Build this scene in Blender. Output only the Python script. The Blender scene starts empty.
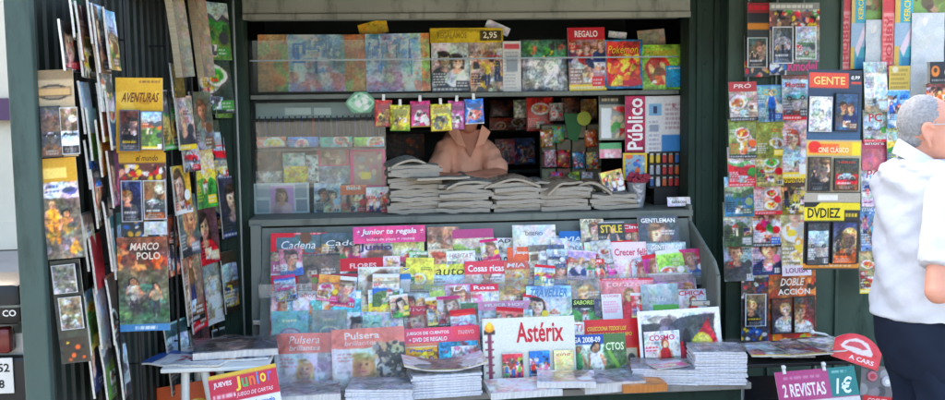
import bpy, bmesh, math, random
import numpy as np
from mathutils import Vector, Matrix

random.seed(7)
SC = bpy.context.scene
COL = SC.collection
R = math.radians

# ------------------------------------------------------------------ camera
F, CX, CY = 1000.0, 472.5, 200.0
CAMH = 1.68
MC = Matrix.Rotation(R(-5.0), 3, 'Z') @ Matrix.Rotation(R(90 - 5.4), 3, 'X') @ Matrix.Rotation(R(-0.8), 3, 'Z')
cam_d = bpy.data.cameras.new('camera')
cam = bpy.data.objects.new('camera', cam_d)
COL.objects.link(cam)
cam.matrix_world = Matrix.Translation((0, 0, CAMH)) @ MC.to_4x4()
cam_d.sensor_fit = 'HORIZONTAL'
cam_d.sensor_width = 36.0
cam_d.lens = 36.0 * F / 945.0
cam_d.clip_end = 500
cam_d.clip_start = 0.05
SC.camera = cam


def at(px, py, Y):
    """point of the plane Y = const seen at that spot of the photograph"""
    d = MC @ Vector(((px - CX) / F, (CY - py) / F, -1.0))
    t = Y / d.y
    return Vector((d.x * t, Y, CAMH + d.z * t))


# ------------------------------------------------------------------ object helpers
def tag(o, label=None, cat=None, group=None, kind=None):
    if label: o['label'] = label
    if cat: o['category'] = cat
    if group: o['group'] = group
    if kind: o['kind'] = kind
    return o


def empty(name, loc, label, cat, group=None, rot=None):
    o = bpy.data.objects.new(name, None)
    o.empty_display_size = 0.05
    COL.objects.link(o)
    o.location = loc
    if rot is not None: o.rotation_euler = rot
    return tag(o, label, cat, group)


def link(name, me, parent=None, mats=(), smooth=False):
    o = bpy.data.objects.new(name, me)
    COL.objects.link(o)
    for m in mats: me.materials.append(m)
    if smooth:
        for p in me.polygons: p.use_smooth = True
    if parent: o.parent = parent
    return o


class MB:
    """collects shapes, links them as one mesh object"""
    def __init__(s): s.v = []; s.f = []; s.m = []

    def add(s, vs, fs, mi=0):
        b = len(s.v)
        s.v += [tuple(v) for v in vs]
        for f in fs:
            s.f.append([i + b for i in f]); s.m.append(mi)

    def box(s, lo, hi, mi=0, M=None, bev=0.0):
        x0, y0, z0 = lo; x1, y1, z1 = hi
        bm = bmesh.new()
        bmesh.ops.create_cube(bm, size=1)
        for v in bm.verts:
            v.co = Vector(((x0 + x1) / 2 + v.co.x * (x1 - x0), (y0 + y1) / 2 + v.co.y * (y1 - y0), (z0 + z1) / 2 + v.co.z * (z1 - z0)))
        if bev > 0:
            bmesh.ops.bevel(bm, geom=bm.edges[:], offset=bev, segments=2, affect='EDGES', profile=0.5)
        bm.verts.index_update()
        vs = [(M @ v.co) if M else v.co.copy() for v in bm.verts]
        s.add(vs, [[v.index for v in f.verts] for f in bm.faces], mi)
        bm.free()

    def tube(s, pts, r, n=10, mi=0, cap=True):
        pts = [Vector(p) for p in pts]
        rs = r if isinstance(r, (list, tuple)) else [r] * len(pts)
        rings = []
        for i, p in enumerate(pts):
            d = (pts[min(i + 1, len(pts) - 1)] - pts[max(i - 1, 0)]).normalized()
            a = d.cross(Vector((0.13, 0.31, 0.94)))
            if a.length < 1e-3: a = d.cross(Vector((1, 0, 0)))
            a.normalize(); b = d.cross(a)
            rings.append([p + (a * math.cos(2 * math.pi * k / n) + b * math.sin(2 * math.pi * k / n)) * rs[i] for k in range(n)])
        s.loft(rings, mi, cap)

    def loft(s, rings, mi=0, cap=True):
        n = len(rings[0]); vs = [p for r in rings for p in r]; fs = []
        for i in range(len(rings) - 1):
            for k in range(n):
                fs.append([i * n + k, i * n + (k + 1) % n, (i + 1) * n + (k + 1) % n, (i + 1) * n + k])
        if cap:
            fs.append(list(range(n))[::-1]); fs.append([(len(rings) - 1) * n + k for k in range(n)])
        s.add(vs, fs, mi)

    def prism(s, outline, a, b, mi=0):
        """outline: list of 3D points, extruded by vector b-a"""
        off = Vector(b) - Vector(a); n = len(outline)
        vs = [Vector(p) for p in outline] + [Vector(p) + off for p in outline]
        fs = [list(range(n))[::-1], [n + i for i in range(n)]]
        for i in range(n): fs.append([i, (i + 1) % n, n + (i + 1) % n, n + i])
        s.add(vs, fs, mi)

    def ball(s, c, r, mi=0, n=12):
        c = Vector(c); rx, ry, rz = r if isinstance(r, (list, tuple)) else (r, r, r)
        rings = []
        for i in range(n // 2 + 1):
            t = math.pi * (i + 0.001) / (n // 2 + 0.002)
            rings.append([c + Vector((rx * math.sin(t) * math.cos(2 * math.pi * k / n), ry * math.sin(t) * math.sin(2 * math.pi * k / n), -rz * math.cos(t))) for k in range(n)])
        s.loft(rings, mi, True)

    def build(s, name, mats, parent=None, smooth=False):
        me = bpy.data.meshes.new(name)
        me.from_pydata(s.v, [], s.f)
        if not isinstance(mats, (list, tuple)): mats = [mats]
        me.polygons.foreach_set('material_index', s.m)
        bm = bmesh.new(); bm.from_mesh(me)
        bmesh.ops.recalc_face_normals(bm, faces=bm.faces[:])
        bm.to_mesh(me); bm.free()
        o = link(name, me, parent, mats, smooth)
        if smooth and hasattr(me, 'set_sharp_from_angle'): me.set_sharp_from_angle(angle=R(40))
        return o


# ------------------------------------------------------------------ materials
def srgb(c):
    if isinstance(c, str):
        c = PAL.get(c, c)
        if isinstance(c, str): c = tuple(int(c[i:i + 2], 16) / 255 for i in (1, 3, 5))
    return np.array(c, float)


def lin(c):
    c = srgb(c)
    return np.where(c <= 0.04045, c / 12.92, ((c + 0.055) / 1.055) ** 2.4)


PAL = dict(w='#e9e9e6', k='#15161a', r='#c2222e', p='#e07a9c', m='#c8286e', o='#e2652a', y='#e8c93a', g='#3f8c3c', l='#9cc44a',
           t='#5fa5a5', c='#4ab0d0', b='#2a5fae', n='#23305c', v='#7a5c9c', e='#d9c7a0', s='#9a9c9e', d='#3c4045', a='#b9d2e2',
           f='#edc3cc', u='#6a4a34', j='#c4dbb4', h='#c8a080', q='#e08a70')


def mat(name, col, rough=0.6, var=0.12, scale=6.0, metal=0.0, spec=0.4, bump=0.0, bscale=60.0, dirt=None):
    m = bpy.data.materials.new(name); m.use_nodes = True
    nt = m.node_tree; N = nt.nodes; L = nt.links
    b = N['Principled BSDF']
    c = lin(col)
    tc = N.new('ShaderNodeTexCoord')
    nz = N.new('ShaderNodeTexNoise'); nz.inputs['Scale'].default_value = scale; nz.inputs['Detail'].default_value = 6
    L.new(tc.outputs['Object'], nz.inputs['Vector'])
    rp = N.new('ShaderNodeValToRGB')
    rp.color_ramp.elements[0].position = 0.3; rp.color_ramp.elements[1].position = 0.72
    rp.color_ramp.elements[0].color = (*(c * (1 - var)), 1); rp.color_ramp.elements[1].color = (*np.minimum(c * (1 + var), 0.95), 1)
    L.new(nz.outputs['Fac'], rp.inputs['Fac'])
    out = rp.outputs['Color']
    if dirt is not None:
        n2 = N.new('ShaderNodeTexNoise'); n2.inputs['Scale'].default_value = scale * 3.1; n2.inputs['Detail'].default_value = 9
        n2.inputs['Roughness'].default_value = 0.7
        mp = N.new('ShaderNodeMapping'); mp.inputs['Scale'].default_value = (1, 1, 0.25)
        L.new(tc.outputs['Object'], mp.inputs['Vector']); L.new(mp.outputs['Vector'], n2.inputs['Vector'])
        r2 = N.new('ShaderNodeValToRGB'); r2.color_ramp.elements[0].position = 0.52; r2.color_ramp.elements[1].position = 0.68
        L.new(n2.outputs['Fac'], r2.inputs['Fac'])
        mx = N.new('ShaderNodeMix'); mx.data_type = 'RGBA'; mx.inputs[7].default_value = (*lin(dirt), 1)
        L.new(r2.outputs['Color'], mx.inputs[0]); L.new(out, mx.inputs[6]); out = mx.outputs[2]
    L.new(out, b.inputs['Base Color'])
    r1 = N.new('ShaderNodeMapRange'); r1.inputs['To Min'].default_value = max(rough - 0.1, 0.05); r1.inputs['To Max'].default_value = min(rough + 0.12, 1)
    L.new(nz.outputs['Fac'], r1.inputs['Value']); L.new(r1.outputs['Result'], b.inputs['Roughness'])
    b.inputs['Metallic'].default_value = metal
    b.inputs['Specular IOR Level'].default_value = spec
    if bump > 0:
        n3 = N.new('ShaderNodeTexNoise'); n3.inputs['Scale'].default_value = bscale; n3.inputs['Detail'].default_value = 4
        L.new(tc.outputs['Object'], n3.inputs['Vector'])
        bp = N.new('ShaderNodeBump'); bp.inputs['Strength'].default_value = bump; bp.inputs['Distance'].default_value = 0.01
        L.new(n3.outputs['Fac'], bp.inputs['Height']); L.new(bp.outputs['Normal'], b.inputs['Normal'])
    return m


def print_mat(name, rough, spec, bump=0.0, bscale=8.0):
    m = bpy.data.materials.new(name); m.use_nodes = True
    N = m.node_tree.nodes; L = m.node_tree.links
    b = N['Principled BSDF']
    a = N.new('ShaderNodeAttribute'); a.attribute_name = 'art'
    L.new(a.outputs['Color'], b.inputs['Base Color'])
    b.inputs['Roughness'].default_value = rough; b.inputs['Specular IOR Level'].default_value = spec
    if bump:
        tc = N.new('ShaderNodeTexCoord'); nz = N.new('ShaderNodeTexNoise'); nz.inputs['Scale'].default_value = bscale
        nz.inputs['Detail'].default_value = 3
        L.new(tc.outputs['Object'], nz.inputs['Vector'])
        bp = N.new('ShaderNodeBump'); bp.inputs['Strength'].default_value = bump; bp.inputs['Distance'].default_value = 0.02
        L.new(nz.outputs['Fac'], bp.inputs['Height']); L.new(bp.outputs['Normal'], b.inputs['Normal'])
    return m


def clear_mat(name, tint=(0.95, 0.97, 0.97), rough=0.08, film=0.0, filmcol=(0.6, 0.65, 0.65), bump=0.0, bscale=20, gl=1.0):
    m = bpy.data.materials.new(name); m.use_nodes = True
    N = m.node_tree.nodes; L = m.node_tree.links
    N.remove(N['Principled BSDF'])
    tr = N.new('ShaderNodeBsdfTransparent'); tr.inputs['Color'].default_value = (*tint, 1)
    gs = N.new('ShaderNodeBsdfGlossy'); gs.inputs['Roughness'].default_value = rough
    fr = N.new('ShaderNodeFresnel'); fr.inputs['IOR'].default_value = 1.45 * gl
    mx = N.new('ShaderNodeMixShader')
    L.new(fr.outputs['Fac'], mx.inputs['Fac']); L.new(tr.outputs[0], mx.inputs[1]); L.new(gs.outputs[0], mx.inputs[2])
    last = mx
    if film > 0:
        df = N.new('ShaderNodeBsdfDiffuse'); df.inputs['Color'].default_value = (*filmcol, 1)
        tc = N.new('ShaderNodeTexCoord'); nz = N.new('ShaderNodeTexNoise'); nz.inputs['Scale'].default_value = 5; nz.inputs['Detail'].default_value = 5
        L.new(tc.outputs['Object'], nz.inputs['Vector'])
        mr = N.new('ShaderNodeMapRange'); mr.inputs['From Min'].default_value = 0.3; mr.inputs['From Max'].default_value = 0.7
        mr.inputs['To Min'].default_value = film * 0.75; mr.inputs['To Max'].default_value = film * 1.25
        L.new(nz.outputs['Fac'], mr.inputs['Value'])
        m2 = N.new('ShaderNodeMixShader')
        L.new(mr.outputs['Result'], m2.inputs['Fac']); L.new(mx.outputs[0], m2.inputs[1]); L.new(df.outputs[0], m2.inputs[2])
        last = m2
    if bump:
        tc = N.new('ShaderNodeTexCoord'); nz = N.new('ShaderNodeTexNoise'); nz.inputs['Scale'].default_value = bscale; nz.inputs['Detail'].default_value = 3
        nz.inputs['Distortion'].default_value = 1.2
        L.new(tc.outputs['Object'], nz.inputs['Vector'])
        bp = N.new('ShaderNodeBump'); bp.inputs['Strength'].default_value = bump; bp.inputs['Distance'].default_value = 0.03
        L.new(nz.outputs['Fac'], bp.inputs['Height'])
        L.new(bp.outputs['Normal'], gs.inputs['Normal']); L.new(bp.outputs['Normal'], fr.inputs['Normal'])
    L.new(last.outputs[0], N['Material Output'].inputs['Surface'])
    return m


M_PRINT = print_mat('printed_paper', 0.3, 0.27)
M_NEWS = print_mat('newsprint', 0.9, 0.1)
_n = M_NEWS.node_tree.nodes; _l = M_NEWS.node_tree.links
_tc = _n.new('ShaderNodeTexCoord'); _wv = _n.new('ShaderNodeTexWave'); _wv.wave_type = 'BANDS'; _wv.bands_direction = 'Y'
_wv.inputs['Scale'].default_value = 55; _wv.inputs['Distortion'].default_value = 3; _wv.inputs['Detail'].default_value = 3; _wv.inputs['Detail Scale'].default_value = .6
_mr = _n.new('ShaderNodeMapRange'); _mr.inputs['To Min'].default_value = .62; _mr.inputs['To Max'].default_value = 1.1
_mx = _n.new('ShaderNodeMix'); _mx.data_type = 'RGBA'; _mx.blend_type = 'MULTIPLY'; _mx.inputs[0].default_value = 1
_l.new(_tc.outputs['Object'], _wv.inputs['Vector']); _l.new(_wv.outputs['Fac'], _mr.inputs['Value'])
_at = [q for q in _n if q.bl_idname == 'ShaderNodeAttribute'][0]
_l.new(_at.outputs['Color'], _mx.inputs[6]); _l.new(_mr.outputs['Result'], _mx.inputs[7]); _l.new(_mx.outputs[2], _n['Principled BSDF'].inputs['Base Color'])
M_FOIL = print_mat('printed_foil', 0.28, 0.5, 0.35, 14)
M_GREEN = mat('dark_green_paint', '#1c3127', 0.6, 0.25, 3, dirt='#111b16', bump=0.1, spec=.22)
M_POST = mat('grey_green_paint', '#3a4c48', 0.6, 0.16, 2.5, dirt='#2a3835', bump=0.08, spec=.25)
M_GREY = mat('grey_enamel', '#6a7068', 0.55, 0.12, 4, dirt='#50564f', bump=0.08, spec=.3)
M_SHUT = mat('shutter_box_paint', '#868a7c', 0.55, 0.12, 3, dirt='#54574c')
M_PANEL = mat('rack_panel_paint', '#3f5045', 0.6, 0.18, 3, dirt='#2c3a31', spec=.22, bump=.08)
M_IN = mat('interior_lining', '#3a4440', 0.7, 0.15, 4)
M_DARK = mat('dark_plastic', '#16181a', 0.45, 0.2, 8)
M_METAL = mat('galvanised_metal', '#a4a8a8', 0.35, 0.1, 10, metal=0.8)
M_WIRE = mat('chrome_wire', '#7d8586', 0.35, 0.1, 10, metal=0.6)
M_WHITE = mat('white_paint', '#dcdcd6', 0.5, 0.05, 8)
M_SHELF = mat('shelf_laminate', '#85827c', .5, .1, 5, dirt='#6a6660')
M_WOOD = mat('orange_wood', '#b5713a', 0.5, 0.2, 7, dirt='#8c5229')
M_PAVE = mat('pavement', '#8f8a82', 0.85, 0.12, 2, bump=0.3, bscale=40)
M_ROAD = mat('asphalt', '#3f4042', 0.9, 0.15, 3, bump=0.4, bscale=80)
M_KERB = mat('kerb_stone', '#9b978e', 0.8, 0.12, 4, bump=0.2)
M_GLASS = clear_mat('sliding_glass', (0.9, 0.95, 0.94), 0.02, film=0.012, filmcol=(0.62, 0.68, 0.68))  # pale film mixed in to stand for the reflection on the panes
M_ACRYL = clear_mat('clear_acrylic', (0.9, 0.94, 0.95), 0.12, film=0.08, filmcol=(0.6, 0.66, 0.7))
M_WRAP = clear_mat('plastic_wrap', (0.97, 0.97, 0.98), 0.12, film=0.02, filmcol=(0.85, 0.85, 0.9), bump=0.7, bscale=16, gl=0.88)

# ------------------------------------------------------------------ printed art (flat pictures as colour attributes)
class Art:
    S = 2

    def __init__(s, w, h, bg='w', seed=0, cell=0.0042):
        s.nx = max(4, int(round(w / cell))); s.ny = max(4, int(round(h / cell)))
        s.W = (s.nx + 1) * s.S; s.H = (s.ny + 1) * s.S
        s.A = h / w
        s.a = np.empty((s.H, s.W, 3)); s.a[:] = srgb(bg)
        u = (np.arange(s.W) + 0.5) / s.W; v = (np.arange(s.H) + 0.5) / s.H
        s.U, s.V = np.meshgrid(u, v)
        s.rng = random.Random(seed)

    def _put(s, m, c, a=1.0): s.a[m] = s.a[m] * (1 - a) + srgb(c) * a; return s

    def rect(s, x0, y0, x1, y1, c, a=1.0):
        return s._put((s.U >= x0) & (s.U < x1) & (s.V >= y0) & (s.V < y1), c, a)

    def ell(s, cx, cy, rx, ry, c, a=1.0, rot=0.0):
        dx = s.U - cx; dy = (s.V - cy) * s.A
        if rot:
            cr, sr = math.cos(rot), math.sin(rot); dx, dy = dx * cr + dy * sr, -dx * sr + dy * cr
        return s._put((dx / rx) ** 2 + (dy / ry) ** 2 < 1, c, a)

    def poly(s, pts, c, a=1.0):
        m = np.zeros(s.U.shape, bool); n = len(pts)
        for i in range(n):
            x0, y0 = pts[i]; x1, y1 = pts[(i + 1) % n]
            if y0 == y1: continue
            cond = ((y0 > s.V) != (y1 > s.V)) & (s.U < (x1 - x0) * (s.V - y0) / (y1 - y0) + x0)
            m ^= cond
        return s._put(m, c, a)

    def grad(s, c0, c1, y0=0, y1=1, horiz=False):
        t = np.clip(((s.U if horiz else s.V) - y0) / max(y1 - y0, 1e-3), 0, 1)[..., None]
        m = ((s.U if horiz else s.V) >= y0) & ((s.U if horiz else s.V) <= y1)
        g = srgb(c0) * (1 - t) + srgb(c1) * t
        s.a[m] = g[m]; return s

    def blot(s, pal, n, smin=0.03, smax=0.12, x0=0, y0=0, x1=1, y1=1, a=0.85):
        r = s.rng
        keep = s.a.copy()
        for _ in range(n):
            q = r.uniform(smin, smax)
            s.ell(r.uniform(x0, x1), r.uniform(y0, y1), q, q * r.uniform(0.4, 1.5), r.choice(pal), a, r.uniform(0, 3))
        out = ~((s.U >= x0) & (s.U < x1) & (s.V >= y0) & (s.V < y1))
        s.a[out] = keep[out]; return s

    def lines(s, x0, y0, x1, y1, c, n, a=0.8):
        r = s.rng; dh = (y1 - y0) / n
        for i in range(n):
            x = x0
            end = x1 - r.uniform(0, 0.3) * (x1 - x0)
            while x < end:
                l = r.uniform(0.03, 0.1)
                s.rect(x, y0 + i * dh + dh * 0.2, min(x + l, end), y0 + i * dh + dh * 0.75, c, a); x += l + 0.02
        return s

    def soft(s, cx, cy, rx, ry, c, a=1.0, edge=.5, rot=0.0):
        dx = s.U - cx; dy = (s.V - cy) * s.A
        if rot:
            cr, sr = math.cos(rot), math.sin(rot); dx, dy = dx * cr + dy * sr, -dx * sr + dy * cr
        d = np.sqrt((dx / rx) ** 2 + (dy / ry) ** 2)
        t = np.clip((1 + edge / 2 - d) / edge, 0, 1)[..., None] * a
        s.a = s.a * (1 - t) + srgb(c) * t
        return s

    def bust(s, cx, cy, r, skin='#d8a488', hair='u', cloth='r', long=True):
        A = s.A; q = s.rng; tl = q.uniform(-.2, .2); lx = q.choice((-1, 1))
        sk = srgb(skin); ha = srgb(hair); cl = srgb(cloth)
        if long:
            s.soft(cx, cy + 0.75 * r / A, 1.25 * r, 1.75 * r, ha * .85, 1, .25)
            for k in range(5): s.soft(cx + q.uniform(-1, 1) * r, cy + q.uniform(0, 1.6) * r / A, .16 * r, .9 * r, ha * q.uniform(.6, 1.6), .7, .8, q.uniform(-.3, .3))
        s.soft(cx + .1 * tl * r, cy + 3.0 * r / A, 2.2 * r, 1.7 * r, cl, 1, .12)
        s.soft(cx - lx * 1.0 * r, cy + 2.7 * r / A, 1.0 * r, 1.3 * r, cl * .6, .6, .9)
        s.soft(cx, cy + 1.35 * r / A, 0.45 * r, 0.8 * r, sk * 0.75, 1, .3)
        s.soft(cx, cy + 1.75 * r / A, 0.75 * r, 0.42 * r, sk * 0.92, .9, .5)
        s.soft(cx, cy - 0.1 * r / A, 1.1 * r, 1.28 * r, ha, 1, .2)
        s.soft(cx + 0.05 * r, cy + 0.18 * r / A, 0.8 * r, 1.08 * r, sk, 1, .18, tl)
        s.soft(cx - lx * .5 * r, cy + .2 * r / A, .42 * r, .95 * r, sk * .68, .75, .9, tl)
        s.soft(cx + lx * .3 * r, cy - .1 * r / A, .4 * r, .6 * r, np.clip(sk * 1.18, 0, .95), .8, 1)
        s.soft(cx - 0.25 * r, cy - 0.88 * r / A, 0.95 * r, 0.42 * r, ha * .9, 1, .4, 0.3 * lx)
        s.soft(cx + .3 * lx * r, cy - 1.0 * r / A, .5 * r, .16 * r, np.clip(ha * 1.8 + .05, 0, .9), .6, 1, .2)
        for k in (-1, 1):
            ex, ey = cx + (k * .33 + .06) * r - tl * 0, cy + (.02 + k * tl * .3) * r / A
            s.soft(ex, ey - .16 * r / A, .2 * r, .05 * r, ha * .6, .8, .8)
            s.soft(ex, ey, .16 * r, .08 * r, '#382820', .85, .8)
        s.soft(cx + 0.1 * r, cy + 0.4 * r / A, 0.12 * r, 0.1 * r, sk * .65, .8, .9)
        s.soft(cx + 0.06 * r, cy + 0.68 * r / A, 0.28 * r, 0.1 * r, '#a03a44', .9, .5, tl)
        s.soft(cx + 0.06 * r, cy + 0.67 * r / A, 0.16 * r, 0.035 * r, '#e8dcd4', .7, .6, tl)
        return s

    def figure(s, cx, cy, r, skin='#d8a488', hair='u', cloth='r', legs='n'):
        A = s.A
        for k in (-1, 1):
            s.ell(cx + k * 0.7 * r, cy + 7.2 * r / A, 0.6 * r, 3.2 * r, legs)
            s.ell(cx + k * 1.7 * r, cy + 3.2 * r / A, 0.4 * r, 1.9 * r, skin, 1, -k * 0.25)
        s.ell(cx, cy + 3.2 * r / A, 1.4 * r, 2.5 * r, cloth)
        s.ell(cx, cy, 1.1 * r, 1.25 * r, hair)
        s.ell(cx + 0.1 * r, cy + 0.2 * r / A, 0.75 * r, 0.95 * r, skin)
        return s

    def car(s, cx, cy, w, c='r'):
        A = s.A
        s.ell(cx, cy + 0.17 * w / A, w * 0.62, w * 0.05, 'd', 0.7)
        s.poly([(cx - .5 * w, cy + .15 * w / A), (cx - .5 * w, cy), (cx - .3 * w, cy - .04 * w / A), (cx - .17 * w, cy - .17 * w / A), (cx + .15 * w, cy - .17 * w / A), (cx + .32 * w, cy - .03 * w / A), (cx + .5 * w, cy + .02 * w / A), (cx + .5 * w, cy + .15 * w / A)], c)
        s.poly([(cx - .25 * w, cy - .03 * w / A), (cx - .15 * w, cy - .14 * w / A), (cx + .13 * w, cy - .14 * w / A), (cx + .25 * w, cy - .03 * w / A)], 'a')
        for k in (-1, 1):
            s.ell(cx + k * .3 * w, cy + .14 * w / A, .1 * w, .1 * w, 'k'); s.ell(cx + k * .3 * w, cy + .14 * w / A, .05 * w, .05 * w, 's')
        return s

    def field(s, k, rs):
        kx, ky = k, max(2, int(k * s.A))
        g = rs.rand(ky + 1, kx + 1) - .5
        fx = np.linspace(0, kx - 1e-6, s.W); fy = np.linspace(0, ky - 1e-6, s.H)
        ix, iy = fx.astype(int), fy.astype(int); tx, ty = fx - ix, (fy - iy)[:, None]
        tx = tx * tx * (3 - 2 * tx); ty = ty * ty * (3 - 2 * ty)
        return (g[iy][:, ix] * (1 - tx) + g[iy][:, ix + 1] * tx) * (1 - ty) + (g[iy + 1][:, ix] * (1 - tx) + g[iy + 1][:, ix + 1] * tx) * ty

    def photo(s, amp=.035, tone=.34, y0=0.0):
        """turn the flat drawing into something like a printed photograph: irregular outlines, tonal modelling, fine detail, soft focus"""
        rs = np.random.RandomState(s.rng.randrange(1 << 30))
        dx = amp * (s.field(4, rs) + .6 * s.field(9, rs)); dy = amp * (s.field(4, rs) + .6 * s.field(9, rs))
        jx = np.clip(((s.U + dx) * s.W).astype(int), 0, s.W - 1); jy = np.clip(((s.V + dy / s.A) * s.H).astype(int), 0, s.H - 1)
        b = s.a[jy, jx]
        tn = 1 + tone * (1.1 * s.field(3, rs) + .9 * s.field(7, rs) + .8 * s.field(16, rs))
        b = b * tn[..., None] * np.stack([1 + .25 * s.field(6, rs), 1 + .1 * s.field(6, rs), 1 + .25 * s.field(6, rs)], -1)
        hl = np.clip(s.field(12, rs) * 3 - 1.0, 0, 1)[..., None]
        b = b * (1 - hl * .6) + .85 * hl * .6
        dk = np.clip(s.field(13, rs) * 3 - .95, 0, 1)[..., None]
        b = b * (1 - dk * .7)
        fine = s.field(max(8, s.nx // 2), rs) + .8 * s.field(max(8, int(s.nx / 1.3)), rs)
        b = b * (1 + tone * .9 * fine[..., None])
        k = s.V >= y0
        s.a[k] = np.clip(b, .02, .95)[k]
        return s

    def inset(s, x0, y0, x1, y1, pal, n=14):
        s.rect(x0, y0, x1, y1, pal[0])
        return s.blot(pal, n, (x1 - x0) * .1, (x1 - x0) * .35, x0 + .01, y0 + .01, x1 - .01, y1 - .01)

    def done(s, mottle=0.07):
        a = s.a.reshape(s.ny + 1, s.S, s.nx + 1, s.S, 3).mean((1, 3))
        rs = np.random.RandomState(s.rng.randrange(1 << 30))
        n1 = rs.rand(s.ny + 1, s.nx + 1, 1) - 0.5
        a = a * (1 + mottle * n1) + (rs.rand(s.ny + 1, s.nx + 1, 3) - 0.5) * mottle * 0.6
        g = a.mean(-1, keepdims=True); a = np.clip(g + (a - g) * 1.22, 0, 1) * .92 + .045
        return lin(np.clip(a, 0.02, 0.93))


HAIRS = ['u', '#3a2a20', '#c8a060', '#201814', '#8a5a34', '#a03c28']
SKINS = ['#d8a488', '#e0b498', '#c89070', '#e4bca4']


LIGHT = [0.0]  # white mixed into covers, carrying the lower display's stronger light in their colour


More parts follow.
